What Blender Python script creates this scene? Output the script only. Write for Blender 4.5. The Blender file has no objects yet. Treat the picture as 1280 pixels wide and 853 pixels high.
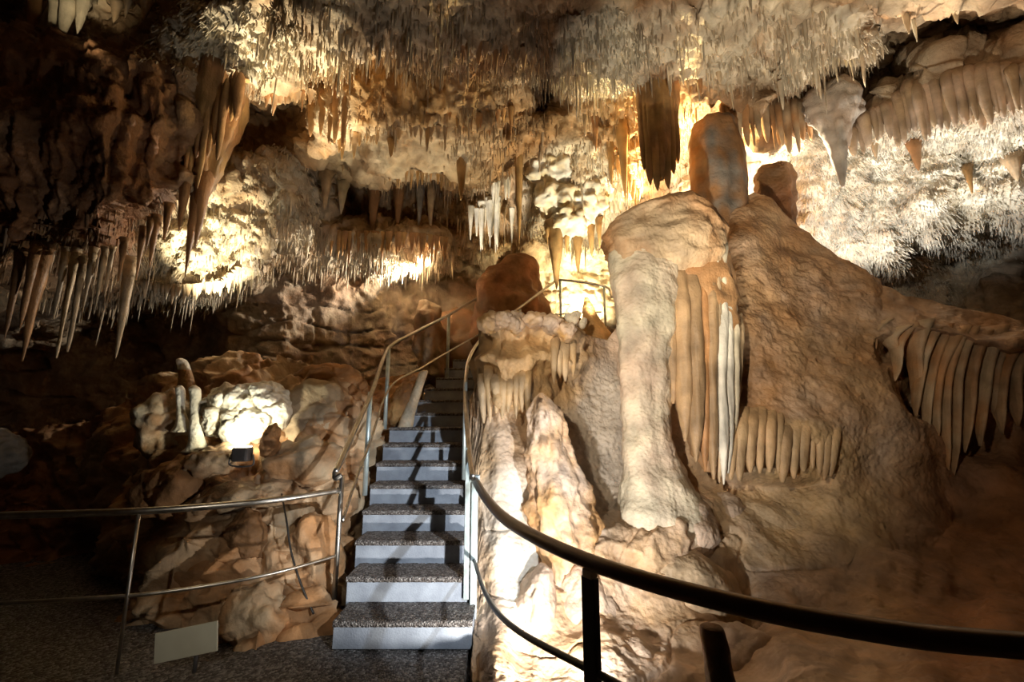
import bpy, math, random
import numpy as np
from mathutils import Vector

# ------------------------------------------------------------------ camera
FPX, TH, CAMZ = 520.0, math.radians(9.5), 1.6
CT, ST = math.cos(TH), math.sin(TH)
scene = bpy.context.scene
col = scene.collection
cam_d = bpy.data.cameras.new('camera')
cam_d.sensor_width = 36.0
cam_d.lens = FPX / 1280.0 * 36.0
cam_d.clip_start = 0.02
cam = bpy.data.objects.new('camera', cam_d)
cam.location = (0, 0, CAMZ)
cam.rotation_euler = (math.radians(90) + TH, 0, 0)
col.objects.link(cam)
scene.camera = cam

# ------------------------------------------------------------------ world, exposure
world = bpy.data.worlds.new('cave_dark')
scene.world = world
world.use_nodes = True
world.node_tree.nodes['Background'].inputs[0].default_value = (0.010, 0.006, 0.003, 1)
world.node_tree.nodes['Background'].inputs[1].default_value = 0.3
scene.view_settings.view_transform = 'Standard'
scene.view_settings.look = 'None'
scene.view_settings.gamma = 1.0
scene.view_settings.use_curve_mapping = False
scene.view_settings.exposure = 0.75

def P(px, py, Y):
    """world point seen at pixel (px, py) at forward distance Y"""
    px = np.asarray(px, float); py = np.asarray(py, float); Y = np.asarray(Y, float)
    a = (px - 640.0) / FPX
    b = (426.5 - py) / FPX
    fy = CT - b * ST
    s = Y / fy
    return np.stack([a * s, Y + 0 * s, CAMZ + s * (ST + b * CT)], -1)

def mpp(px, py, Y):
    b = (426.5 - py) / FPX
    return Y / (CT - b * ST) / FPX

# ------------------------------------------------------------------ lights: the show cave's own floodlights
WARM = (1.0, 0.80, 0.50)
YEL = (1.0, 0.74, 0.32)
NEU = (1.0, 0.90, 0.74)
COOL = (0.90, 0.96, 1.0)
def lamp(name, loc, power, color, target=None, angle=120, blend=0.6, radius=0.03):
    d = bpy.data.lights.new(name, 'SPOT' if target is not None else 'POINT')
    d.energy = power; d.color = color; d.shadow_soft_size = radius
    o = bpy.data.objects.new(name, d); col.objects.link(o)
    o.location = tuple(loc)
    if target is not None:
        d.spot_size = math.radians(angle); d.spot_blend = blend
        v = Vector(tuple(target)) - Vector(tuple(loc))
        o.rotation_euler = v.to_track_quat('-Z', 'Y').to_euler()
    return o
LAMPS = [
    # overhead floodlight by the entrance, aimed at the column and the flowstone mound
    ('floodlight_entrance', (-1.1, 0.1, 2.75), 410, (1.0, .83, .60), P(825, 410, 3.9), 52, 1.0, 0.05),
    # low floodlight behind the curved railing: foot of the mound and the stairs
    ('floodlight_steps', (1.8, -0.1, 2.5), 560, (0.86, 0.93, 1.0), P(525, 640, 4.2), 33, 0.9),
    ('floodlight_stairs', (0.30, 2.32, 0.20), 100, (1.0, 0.95, 0.88), P(640, 600, 4.0), 150, 0.7),
    # path light over the entrance side, on the sign and the left railing
    ('floodlight_path', (-1.0, -0.6, 2.6), 70, NEU, (-1.85, 3.1, 0.5), 26, 1.0),
    # behind the big column
    ('floodlight_column', P(850, 250, 5.9), 300, (1.0, 0.80, 0.42), P(820, 100, 5.2), 165, 0.5),
    ('floodlight_recess', P(915, 262, 6.0), 130, NEU, P(900, 150, 6.5), 150, 0.5),
    # behind the mound, on the coral wall
    ('floodlight_coral', P(1062, 339, 4.98), 56, (1.0, 0.97, 0.9), P(1130, 150, 5.0), 130, 0.5),
    ('floodlight_coral_edge', P(1205, 394, 4.5), 160, (1.0, 0.94, 0.84), P(1225, 95, 4.0), 85, 0.8),
    ('floodlight_ceiling', P(985, 276, 5.3), 420, (1.0, .86, .64), P(930, 20, 3.9), 110, 0.8),
    ('floodlight_roof', (1.45, 1.8, 0.22), 620, (1.0, .88, .68), P(1030, 55, 4.0), 58, 0.9),
    # left bright crust
    ('floodlight_crust', P(262, 470, 4.55), 480, (1.0, .86, .58), P(268, 290, 5.3), 38, 0.7),
    ('floodlight_upper', P(385, 440, 4.9), 900, (1.0, .86, .60), P(375, 50, 4.3), 42, 1.0),
    ('floodlight_middle', P(560, 372, 6.0), 80, WARM, P(510, 170, 5.4), 80, 0.9),
    # ledge glow
    ('floodlight_ledge', P(528, 348, 7.2), 260, NEU, P(480, 300, 6.7), 160, 0.5),
    # landing
    ('floodlight_landing', P(728, 398, 8.15), 190, (1.0, .88, .52), P(730, 320, 8.6), 160, 0.5),
    ('floodlight_straws', P(560, 425, 5.6), 330, NEU, P(615, 280, 6.85), 22, 0.6),
    ('floodlight_cauliflower', P(756, 414, 5.15), 300, (1.0, .90, .66), P(715, 240, 6.0), 64, 0.7),
    ('floodlight_corner', P(110, 80, 3.3), 70, WARM, P(98, -8, 4.1), 28, 1.0),
]
for l in LAMPS:
    lamp(*l)

# ------------------------------------------------------------------ numpy noise
_rs = np.random.RandomState(7)
_perm = _rs.permutation(256).astype(np.int32)
_perm = np.concatenate([_perm, _perm, _perm])
_g = _rs.normal(size=(256, 3)); _g /= np.linalg.norm(_g, axis=1)[:, None]
_g = _g.astype(np.float32)
_pt = _rs.rand(256, 3).astype(np.float32)
def _h(i, j, k):
    return _perm[_perm[_perm[i & 255] + (j & 255)] + (k & 255)]
def noise(p):
    p = np.asarray(p, np.float32)
    i = np.floor(p).astype(np.int32); f = p - i
    u = f * f * f * (f * (f * 6 - 15) + 10)
    out = 0
    for dx in (0, 1):
        wx = u[..., 0] if dx else 1 - u[..., 0]
        for dy in (0, 1):
            wy = u[..., 1] if dy else 1 - u[..., 1]
            for dz in (0, 1):
                wz = u[..., 2] if dz else 1 - u[..., 2]
                g = _g[_h(i[..., 0] + dx, i[..., 1] + dy, i[..., 2] + dz)]
                d = g[..., 0] * (f[..., 0] - dx) + g[..., 1] * (f[..., 1] - dy) + g[..., 2] * (f[..., 2] - dz)
                out = out + wx * wy * wz * d
    return out * 1.6
def fbm(p, oct=4, gain=0.5):
    a = 1.0; s = 0
    p = np.asarray(p, np.float32)
    for o in range(oct):
        s = s + a * noise(p + 17.3 * o); p = p * 2.03; a *= gain
    return s
def ridge(p, oct=3):
    a = 1.0; s = 0
    p = np.asarray(p, np.float32)
    for o in range(oct):
        s = s + a * (1 - 2 * np.abs(noise(p + 9.1 * o))); p = p * 2.03; a *= 0.5
    return s
def worley(p):
    p = np.asarray(p, np.float32)
    i = np.floor(p).astype(np.int32); f = p - i
    best = np.full(p.shape[:-1], 9.0, np.float32)
    for dx in (-1, 0, 1):
        for dy in (-1, 0, 1):
            for dz in (-1, 0, 1):
                q = _pt[_h(i[..., 0] + dx, i[..., 1] + dy, i[..., 2] + dz)]
                d = (q[..., 0] + dx - f[..., 0]) ** 2 + (q[..., 1] + dy - f[..., 1]) ** 2 + (q[..., 2] + dz - f[..., 2]) ** 2
                best = np.minimum(best, d)
    return np.sqrt(best)

def sstep(a, b, x):
    t = np.clip((x - a) / (b - a), 0, 1)
    return t * t * (3 - 2 * t)

# ------------------------------------------------------------------ mesh helpers
def new_mesh(name, V, F, colors=None, smooth=True):
    V = np.asarray(V, np.float32); F = np.asarray(F, np.int32)
    me = bpy.data.meshes.new(name)
    n, k = F.shape
    me.vertices.add(len(V)); me.vertices.foreach_set('co', V.ravel())
    me.loops.add(n * k); me.loops.foreach_set('vertex_index', F.ravel())
    me.polygons.add(n)
    me.polygons.foreach_set('loop_start', np.arange(0, n * k, k, dtype=np.int32))
    me.polygons.foreach_set('loop_total', np.full(n, k, np.int32))
    me.update(calc_edges=True)
    me.polygons.foreach_set('use_smooth', np.full(n, smooth, bool))
    if colors is not None:
        at = me.color_attributes.new('Col', 'FLOAT_COLOR', 'POINT')
        c = np.ones((len(V), 4), np.float32); c[:, :3] = colors
        at.data.foreach_set('color', c.ravel())
    me.validate()
    return me

def link(name, me, mat=None, parent=None):
    o = bpy.data.objects.new(name, me)
    col.objects.link(o)
    if mat is not None and me is not None and not me.materials:
        me.materials.append(mat)
    if parent is not None:
        o.parent = parent
    return o

def tag(o, label=None, cat=None, group=None, kind=None):
    if label: o['label'] = label
    if cat: o['category'] = cat
    if group: o['group'] = group
    if kind: o['kind'] = kind
    return o

def empty(name, loc=(0, 0, 0)):
    o = bpy.data.objects.new(name, None); col.objects.link(o); o.location = tuple(loc)
    o.empty_display_size = 0.1
    return o

def part(name, V, F, mat, parent, colors=None, smooth=True):
    """mesh built in world coordinates, parented to a thing at parent.location"""
    V = np.asarray(V, float)
    if parent is not None:
        V = V - np.array(parent_world(parent))
    return link(name, new_mesh(name, V, F, colors, smooth), mat, parent)
def parent_world(o):
    l = Vector(o.location)
    while o.parent:
        o = o.parent; l = l + Vector(o.location)
    return l

def centre_origin(o):
    """put the object's origin at the base of its mesh"""
    me = o.data
    n = len(me.vertices); a = np.empty(n * 3, np.float32); me.vertices.foreach_get('co', a)
    a = a.reshape(-1, 3)
    c = np.array([(a[:, 0].min() + a[:, 0].max()) / 2, (a[:, 1].min() + a[:, 1].max()) / 2, a[:, 2].min()], np.float32)
    a -= c
    me.vertices.foreach_set('co', a.ravel()); me.update()
    o.location = tuple(Vector(o.location) + Vector([float(x) for x in c]))
    return o

def grid_faces(nr, nc, wrap=False):
    r = np.arange(nr - 1)[:, None]
    c = np.arange(nc if wrap else nc - 1)[None, :]
    c2 = (c + 1) % nc
    a = r * nc + c; b = r * nc + c2; d = (r + 1) * nc + c2; e = (r + 1) * nc + c
    return np.stack([a, b, d, e], -1).reshape(-1, 4)

def spline(pts, m):
    """Catmull-Rom through control rows"""
    pts = np.asarray(pts, float)
    n = len(pts)
    t = np.linspace(0, n - 1, m)
    i = np.clip(np.floor(t).astype(int), 0, n - 2); f = (t - i)[:, None]
    ext = np.vstack([2 * pts[0] - pts[1], pts, 2 * pts[-1] - pts[-2]])
    p0, p1, p2, p3 = ext[i], ext[i + 1], ext[i + 2], ext[i + 3]
    return 0.5 * ((2 * p1) + (-p0 + p2) * f + (2 * p0 - 5 * p1 + 4 * p2 - p3) * f ** 2 + (-p0 + 3 * p1 - 3 * p2 + p3) * f ** 3)

# ------------------------------------------------------------------ colours (linear albedo of the minerals)
PALE = np.array([0.74, 0.66, 0.50]); WHITE = np.array([0.82, 0.78, 0.68]); BEIGE = np.array([0.58, 0.43, 0.27])
OCHRE = np.array([0.46, 0.27, 0.10]); BROWN = np.array([0.27, 0.14, 0.06]); GREY = np.array([0.40, 0.36, 0.31])
PINK = np.array([0.60, 0.46, 0.35]); REDB = np.array([0.30, 0.13, 0.055]); DARK = np.array([0.12, 0.07, 0.04])

def tint(V, base, var=0.25, second=None, freq=2.0, seed=0):
    V = np.asarray(V, float)
    n = fbm(V * freq + seed, 4)
    n2 = fbm(V * np.array([7.0, 7.0, 1.2]) * freq * 0.4 + 5 + seed, 3)
    c = np.broadcast_to(base, V.shape).astype(float).copy()
    if second is not None:
        w = np.clip(0.5 + 0.9 * n + 0.4 * n2, 0, 1)[:, None]
        c = c * (1 - w) + second * w
    return np.clip(c * (1 + var * n2[:, None]), 0.01, 0.95)

# ------------------------------------------------------------------ materials
def nt(name):
    m = bpy.data.materials.new(name); m.use_nodes = True
    n = m.node_tree.nodes; l = m.node_tree.links
    return m, n, l, n['Principled BSDF']

def rock_mat(name, rough=0.62, bump=0.5, scale=28.0, spec=0.35, streak=0.0, worl=0.0):
    m, n, l, b = nt(name)
    at = n.new('ShaderNodeVertexColor'); at.layer_name = 'Col'
    geo = n.new('ShaderNodeNewGeometry')
    n1 = n.new('ShaderNodeTexNoise'); n1.inputs['Scale'].default_value = scale; n1.inputs['Detail'].default_value = 5
    l.new(geo.outputs['Position'], n1.inputs['Vector'])
    n2 = n.new('ShaderNodeTexNoise'); n2.inputs['Scale'].default_value = 5.0; n2.inputs['Detail'].default_value = 6
    l.new(geo.outputs['Position'], n2.inputs['Vector'])
    r = n.new('ShaderNodeMapRange'); r.inputs['From Min'].default_value = 0.3; r.inputs['From Max'].default_value = 0.7
    r.inputs['To Min'].default_value = 0.62; r.inputs['To Max'].default_value = 1.22
    l.new(n2.outputs['Fac'], r.inputs['Value'])
    mx = n.new('ShaderNodeMix'); mx.data_type = 'RGBA'; mx.blend_type = 'MULTIPLY'; mx.inputs['Factor'].default_value = 1.0
    l.new(at.outputs['Color'], mx.inputs['A']); l.new(r.outputs['Result'], mx.inputs['B'])
    l.new(mx.outputs['Result'], b.inputs['Base Color'])
    b.inputs['Roughness'].default_value = rough
    b.inputs['Specular IOR Level'].default_value = spec
    h = n1.outputs['Fac']
    if worl > 0:
        v = n.new('ShaderNodeTexVoronoi'); v.inputs['Scale'].default_value = worl; v.feature = 'SMOOTH_F1'
        l.new(geo.outputs['Position'], v.inputs['Vector'])
        ma = n.new('ShaderNodeMath'); ma.operation = 'SUBTRACT'
        l.new(n1.outputs['Fac'], ma.inputs[0]); l.new(v.outputs['Distance'], ma.inputs[1]); h = ma.outputs[0]
    if streak > 0:
        mp = n.new('ShaderNodeMapping'); mp.inputs['Scale'].default_value = (30, 30, 2.5)
        l.new(geo.outputs['Position'], mp.inputs['Vector'])
        n3 = n.new('ShaderNodeTexNoise'); n3.inputs['Scale'].default_value = 1.0; n3.inputs['Detail'].default_value = 3
        l.new(mp.outputs['Vector'], n3.inputs['Vector'])
        m3 = n.new('ShaderNodeMath'); m3.operation = 'MULTIPLY_ADD'; m3.inputs[1].default_value = streak
        l.new(n3.outputs['Fac'], m3.inputs[0]); l.new(h, m3.inputs[2]); h = m3.outputs[0]
    bp = n.new('ShaderNodeBump'); bp.inputs['Strength'].default_value = bump; bp.inputs['Distance'].default_value = 0.02
    l.new(h, bp.inputs['Height']); l.new(bp.outputs['Normal'], b.inputs['Normal'])
    return m
M_CEIL = rock_mat('limestone_ceiling', 0.66, 0.8, 26, 0.3, streak=0.6)
M_FLOW = rock_mat('flowstone', 0.58, 0.5, 30, 0.35, worl=30)
M_DRAPE = rock_mat('drapery_calcite', 0.5, 0.35, 40, 0.45, streak=1.2)
M_ROCK = rock_mat('boulder_limestone', 0.7, 0.8, 18, 0.3)
M_CORAL = rock_mat('coral_calcite', 0.7, 0.3, 60, 0.25)

def metal_mat(name, color, rough, metallic=1.0, bump=0.0):
    m, n, l, b = nt(name)
    geo = n.new('ShaderNodeNewGeometry')
    n1 = n.new('ShaderNodeTexNoise'); n1.inputs['Scale'].default_value = 14; n1.inputs['Detail'].default_value = 5
    l.new(geo.outputs['Position'], n1.inputs['Vector'])
    rp = n.new('ShaderNodeValToRGB')
    rp.color_ramp.elements[0].position = 0.3; rp.color_ramp.elements[1].position = 0.7
    rp.color_ramp.elements[0].color = tuple(0.7 * x for x in color) + (1,)
    rp.color_ramp.elements[1].color = tuple(color) + (1,)
    l.new(n1.outputs['Fac'], rp.inputs['Fac']); l.new(rp.outputs['Color'], b.inputs['Base Color'])
    r = n.new('ShaderNodeMapRange'); r.inputs['To Min'].default_value = rough * 0.7; r.inputs['To Max'].default_value = rough * 1.3
    l.new(n1.outputs['Fac'], r.inputs['Value']); l.new(r.outputs['Result'], b.inputs['Roughness'])
    b.inputs['Metallic'].default_value = metallic
    return m
M_STEEL = metal_mat('brushed_steel', (0.62, 0.58, 0.52), 0.36)
M_GALV = metal_mat('galvanised_steel', (0.58, 0.68, 0.68), 0.45, 0.6)
M_PAINT = metal_mat('dark_painted_steel', (0.05, 0.045, 0.04), 0.35, 0.3)
M_RAIL = metal_mat('brown_highlight_rail', (0.16, 0.11, 0.07), 0.34, 0.7)  # black handrail with its brownish highlight put into the base colour
M_HOUSING = metal_mat('lamp_housing_metal', (0.16, 0.15, 0.15), 0.5, 0.4)

def aggregate_mat(name, c0, c1, c2, scale, bump):
    m, n, l, b = nt(name)
    geo = n.new('ShaderNodeNewGeometry')
    v = n.new('ShaderNodeTexVoronoi'); v.inputs['Scale'].default_value = scale
    l.new(geo.outputs['Position'], v.inputs['Vector'])
    sp = n.new('ShaderNodeSeparateColor'); l.new(v.outputs['Color'], sp.inputs[0])
    rp = n.new('ShaderNodeValToRGB'); e = rp.color_ramp.elements
    e[0].color = c0 + (1,); e[1].color = c2 + (1,); x = e.new(0.5); x.color = c1 + (1,)
    l.new(sp.outputs[0], rp.inputs['Fac'])
    l.new(rp.outputs['Color'], b.inputs['Base Color'])
    b.inputs['Roughness'].default_value = 0.8
    inv = n.new('ShaderNodeMath'); inv.operation = 'MULTIPLY'; inv.inputs[1].default_value = -1
    l.new(v.outputs['Distance'], inv.inputs[0])
    bp = n.new('ShaderNodeBump'); bp.inputs['Strength'].default_value = bump; bp.inputs['Distance'].default_value = 0.012
    l.new(inv.outputs[0], bp.inputs['Height']); l.new(bp.outputs['Normal'], b.inputs['Normal'])
    return m
M_TREAD = aggregate_mat('exposed_aggregate', (0.055, 0.045, 0.04), (0.13, 0.11, 0.10), (0.30, 0.28, 0.26), 75, 1.0)
M_FLOOR = aggregate_mat('gravel_path', (0.05, 0.045, 0.042), (0.12, 0.11, 0.105), (0.30, 0.29, 0.28), 65, 1.0)
def concrete_mat():
    m, n, l, b = nt('grey_concrete')
    geo = n.new('ShaderNodeNewGeometry')
    n1 = n.new('ShaderNodeTexNoise'); n1.inputs['Scale'].default_value = 6; n1.inputs['Detail'].default_value = 8
    l.new(geo.outputs['Position'], n1.inputs['Vector'])
    rp = n.new('ShaderNodeValToRGB'); e = rp.color_ramp.elements
    e[0].position = 0.3; e[1].position = 0.7
    e[0].color = (0.20, 0.225, 0.27, 1); e[1].color = (0.36, 0.40, 0.46, 1)
    l.new(n1.outputs['Fac'], rp.inputs['Fac']); l.new(rp.outputs['Color'], b.inputs['Base Color'])
    b.inputs['Roughness'].default_value = 0.75
    n2 = n.new('ShaderNodeTexNoise'); n2.inputs['Scale'].default_value = 90; n2.inputs['Detail'].default_value = 3
    l.new(geo.outputs['Position'], n2.inputs['Vector'])
    bp = n.new('ShaderNodeBump'); bp.inputs['Strength'].default_value = 0.35; bp.inputs['Distance'].default_value = 0.01
    l.new(n2.outputs['Fac'], bp.inputs['Height']); l.new(bp.outputs['Normal'], b.inputs['Normal'])
    return m
M_CONC = concrete_mat()

# ------------------------------------------------------------------ depth-profile rock sheets
class Depth:
    def __init__(self, cols, blur=4.0, y0=-400, y1=1000):
        self.ys = np.arange(y0, y1 + 1, 2.0)
        self.xs = np.array([c[0] for c in cols], float)
        T = []
        k = np.exp(-0.5 * (np.arange(-12, 13) * 2.0 / blur) ** 2); k /= k.sum()
        for _, kn in cols:
            t = np.interp(self.ys, [a for a, _ in kn], [b for _, b in kn])
            T.append(np.convolve(np.pad(t, 12, mode='edge'), k, mode='valid'))
        self.T = np.array(T)
    def __call__(self, px, py):
        px = np.clip(px, self.xs[0], self.xs[-1] - 1e-3)
        i = np.clip(np.searchsorted(self.xs, px, side='right') - 1, 0, len(self.xs) - 2)
        f = (px - self.xs[i]) / (self.xs[i + 1] - self.xs[i])
        f = f * f * (3 - 2 * f)
        q = np.clip((py - self.ys[0]) / 2.0, 0, len(self.ys) - 1.001)
        j = q.astype(int); g = q - j
        a = self.T[i, j] * (1 - g) + self.T[i, j + 1] * g
        b = self.T[i + 1, j] * (1 - g) + self.T[i + 1, j + 1] * g
        return a * (1 - f) + b * f

def grid_normals(V):
    du = np.gradient(V, axis=1); dv = np.gradient(V, axis=0)
    n = np.cross(du, dv); n /= np.linalg.norm(n, axis=2)[..., None] + 1e-9
    to = np.array([0, 0, CAMZ]) - V
    s = np.sign((n * to).sum(-1)); s[s == 0] = 1
    return n * s[..., None]
def blur_grid(A, it):
    for _ in range(it):
        B = np.pad(A, ((1, 1), (1, 1), (0, 0)), mode='edge')
        A = (B[1:-1, :-2] + B[1:-1, 2:] + B[:-2, 1:-1] + B[2:, 1:-1] + 2 * A) / 6
    return A

def sheet_grid(depth, pxs, top, bottom, rows, warp=10.0, seed=0.0, fine=2.0, wl=40.0):
    """rows resampled by world arc length along each pixel column"""
    nF = 420
    t = np.linspace(0, 1, nF)[:, None]
    tp = top(pxs)[None, :]; bt = bottom(pxs)[None, :]
    PY = tp + (bt - tp) * t
    PX = np.broadcast_to(pxs[None, :], PY.shape)
    q = np.stack([PX / 75.0 + seed, PY / 75.0, np.full(PX.shape, seed + 3.3)], -1)
    wx = noise(q) * warp + noise(q * 3.1 + 7) * warp * 0.4
    wy = noise(q + 31.7) * warp + noise(q * 3.1 + 47) * warp * 0.4
    Y = depth(PX + wx, PY + wy)
    V = P(PX, PY, Y)
    d = np.linalg.norm(np.diff(V, axis=0), axis=2) * wl + np.abs(np.diff(PY, axis=0)) * 1.0
    # keep the rows aligned between neighbouring columns
    for _ in range(30):
        d = (np.pad(d, ((0, 0), (1, 0)), mode='edge')[:, :-1] + d + np.pad(d, ((0, 0), (0, 1)), mode='edge')[:, 1:]) / 3
    cum = np.vstack([np.zeros((1, d.shape[1])), np.cumsum(d, axis=0)]); cum /= cum[-1]
    s = np.linspace(0, 1, rows)
    out = np.empty((rows, len(pxs)))
    for c in range(len(pxs)):
        out[:, c] = np.interp(s, cum[:, c], PY[:, c])
    PY = out; PX = np.broadcast_to(pxs[None, :], PY.shape)
    q = np.stack([PX / 75.0 + seed, PY / 75.0, np.full(PX.shape, seed + 3.3)], -1)
    wx = noise(q) * warp + noise(q * 3.1 + 7) * warp * 0.4
    wy = noise(q + 31.7) * warp + noise(q * 3.1 + 47) * warp * 0.4
    Y = depth(PX + wx, PY + wy)
    return PX, PY, P(PX, PY, Y)

def mask(PX, PY, lst):
    m = np.zeros(PX.shape)
    for cx, cy, rx, ry, w in lst:
        d = ((PX - cx) / rx) ** 2 + ((PY - cy) / ry) ** 2
        m = np.maximum(m, w * (1 - sstep(0.5, 1.35, d)))
    return m

# ------------------------------------------------------------------ cave shell: ceiling and walls
C_SHELL = Depth([
 (-320, [(-250, 2.0), (0, 2.5), (60, 2.7), (300, 3.0), (420, 3.8), (500, 4.6), (900, 4.6)]),
 (0,   [(-250, 2.6), (-10, 4.4), (42, 4.5), (58, 3.7), (150, 3.5), (300, 3.6), (370, 4.1), (430, 6.0), (520, 6.3), (900, 6.3)]),
 (120, [(-250, 2.6), (-10, 4.6), (42, 4.7), (58, 3.9), (150, 3.6), (290, 3.7), (345, 4.5), (400, 6.3), (520, 6.6), (900, 6.6)]),
 (185, [(-250, 2.7), (-10, 4.6), (35, 4.7), (62, 4.1), (150, 3.8), (250, 3.9), (285, 5.1), (365, 5.3), (388, 7.0), (900, 7.0)]),
 (230, [(-250, 2.8), (-10, 4.5), (22, 4.5), (50, 4.2), (150, 4.1), (235, 4.2), (262, 5.2), (360, 5.3), (385, 7.0), (900, 7.0)]),
 (300, [(-250, 2.8), (-10, 3.9), (20, 4.0), (90, 4.3), (108, 4.5), (122, 5.9), (195, 6.1), (212, 5.3), (290, 5.4), (345, 5.6), (370, 6.7), (900, 6.7)]),
 (350, [(-250, 2.7), (-10, 3.7), (60, 4.2), (120, 4.6), (135, 6.0), (195, 6.2), (212, 5.6), (300, 5.8), (325, 6.1), (345, 6.7), (900, 6.7)]),
 (400, [(-250, 2.6), (-10, 3.5), (60, 4.0), (88, 4.9), (140, 5.0), (200, 5.2), (215, 6.2), (250, 6.5), (285, 6.4), (330, 6.6), (348, 7.1), (900, 7.1)]),
 (450, [(-250, 2.5), (-10, 3.4), (52, 3.9), (74, 4.7), (160, 4.9), (172, 5.2), (216, 5.9), (228, 7.1), (278, 7.3), (292, 6.5), (322, 6.7), (345, 7.5), (900, 7.5)]),
 (520, [(-250, 2.5), (-10, 3.4), (52, 3.9), (70, 4.7), (150, 4.9), (165, 5.2), (218, 6.0), (228, 7.1), (282, 7.3), (292, 6.6), (318, 6.8), (345, 8.1), (900, 8.1)]),
 (580, [(-250, 2.5), (-10, 3.5), (60, 4.1), (75, 4.6), (140, 5.0), (165, 5.4), (215, 6.0), (235, 7.0), (290, 7.3), (310, 7.3), (345, 8.3), (900, 8.3)]),
 (640, [(-250, 2.5), (-10, 3.5), (65, 4.1), (85, 5.0), (130, 5.6), (190, 5.9), (240, 7.0), (300, 7.7), (350, 8.6), (900, 8.6)]),
 (680, [(-250, 2.5), (-10, 3.5), (72, 4.2), (86, 6.0), (132, 6.3), (145, 5.7), (190, 6.0), (300, 7.2), (330, 8.7), (900, 9.0)]),
 (730, [(-250, 2.5), (-10, 3.5), (92, 4.3), (108, 5.1), (190, 5.7), (300, 7.2), (330, 8.7), (900, 9.0)]),
 (775, [(-250, 2.5), (-10, 3.5), (92, 4.3), (108, 5.0), (240, 6.2), (300, 7.2), (330, 8.7), (900, 9.0)]),
 (820, [(-250, 2.5), (-10, 3.5), (60, 4.2), (130, 5.5), (250, 7.4), (350, 8.5), (900, 8.5)]),
 (880, [(-250, 2.5), (-10, 3.5), (80, 4.5), (130, 5.0), (140, 5.6), (160, 6.8), (220, 7.0), (900, 7.5)]),
 (950, [(-250, 2.4), (-10, 3.4), (60, 4.2), (82, 4.7), (180, 5.1), (196, 6.0), (260, 6.3), (900, 6.5)]),
 (1020,[(-250, 2.4), (-10, 3.3), (70, 4.1), (100, 4.4), (112, 4.9), (180, 5.3), (290, 5.9), (330, 6.0), (348, 7.0), (900, 7.0)]),
 (1070,[(-250, 2.3), (-10, 3.2), (45, 3.8), (60, 4.2), (90, 5.5), (128, 5.5), (140, 4.95), (180, 5.2), (290, 5.7), (335, 5.8), (350, 7.0), (900, 7.0)]),
 (1110,[(-250, 2.2), (-10, 3.1), (12, 3.5), (35, 5.2), (95, 5.5), (110, 4.75), (170, 4.9), (200, 5.2), (285, 5.5), (330, 5.6), (342, 7.0), (900, 7.0)]),
 (1180,[(-250, 2.1), (-16, 3.0), (6, 4.6), (55, 5.0), (66, 4.35), (155, 4.45), (185, 4.9), (260, 5.1), (298, 5.3), (310, 6.6), (900, 6.6)]),
 (1280,[(-250, 1.9), (-16, 2.9), (6, 4.2), (40, 4.4), (52, 3.85), (140, 3.95), (170, 4.4), (240, 4.6), (275, 4.8), (290, 6.0), (900, 6.0)]),
 (1600,[(-250, 1.6), (-16, 2.3), (6, 2.9), (40, 3.0), (52, 2.8), (140, 2.85), (170, 3.2), (240, 3.4), (275, 3.5), (290, 4.6), (900, 4.6)]),
])
POP = [(300, 55, 105, 48, 1.0), (235, 75, 60, 30, .9), (345, 45, 60, 40, .9), (240, 310, 80, 75, 1.0), (345, 250, 62, 55, .9), (420, 165, 28, 60, .6),
       (755, 55, 60, 60, 1.0), (700, 40, 60, 45, .6), (930, 55, 150, 60, .9), (1030, 60, 60, 60, 1.0), (1130, 250, 175, 105, 1.0), (1250, 220, 90, 75, 1.0), (1010, 250, 50, 80, 1.0),
       (1150, 365, 60, 22, .7), (470, 320, 100, 22, .5), (480, 30, 150, 40, .35), (855, 185, 30, 60, .8), (720, 240, 60, 60, .8), (560, 335, 40, 25, .6)]
FLU = [(470, 115, 110, 65, 1.0), (560, 100, 80, 70, .8), (270, 170, 55, 90, .9), (610, 30, 120, 60, .6), (520, 250, 100, 40, .8), (770, 170, 60, 90, .9),
       (940, 130, 80, 55, 1.0), (350, 170, 60, 40, .6), (1150, 120, 160, 55, .5), (90, 200, 140, 140, .7), (300, 250, 50, 60, .4)]
PALEM = [(300, 55, 100, 45, .85), (240, 310, 85, 80, 1.0), (345, 255, 70, 65, .75), (500, 190, 105, 36, .6), (755, 60, 60, 60, .9), (940, 45, 170, 60, .65), (1130, 255, 190, 110, 1.0),
         (1250, 220, 110, 80, 1.0), (1010, 250, 55, 85, 1.0), (1150, 115, 170, 60, .45), (490, 320, 120, 30, .75), (330, 345, 60, 25, .35), (720, 240, 75, 70, .8), (735, 340, 70, 50, .7),
         (90, 15, 60, 35, .8), (480, 30, 150, 50, .3), (1150, 365, 60, 22, .6), (420, 165, 28, 60, .5), (860, 200, 30, 60, .6), (410, 30, 40, 40, .5)]
OCHM = [(470, 120, 110, 60, .9), (770, 200, 60, 100, .8), (840, 190, 60, 70, .8), (590, 150, 70, 70, .6), (270, 180, 60, 80, .6), (700, 190, 60, 80, .5), (560, 285, 120, 40, .6), (360, 170, 60, 50, .5)]

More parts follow.
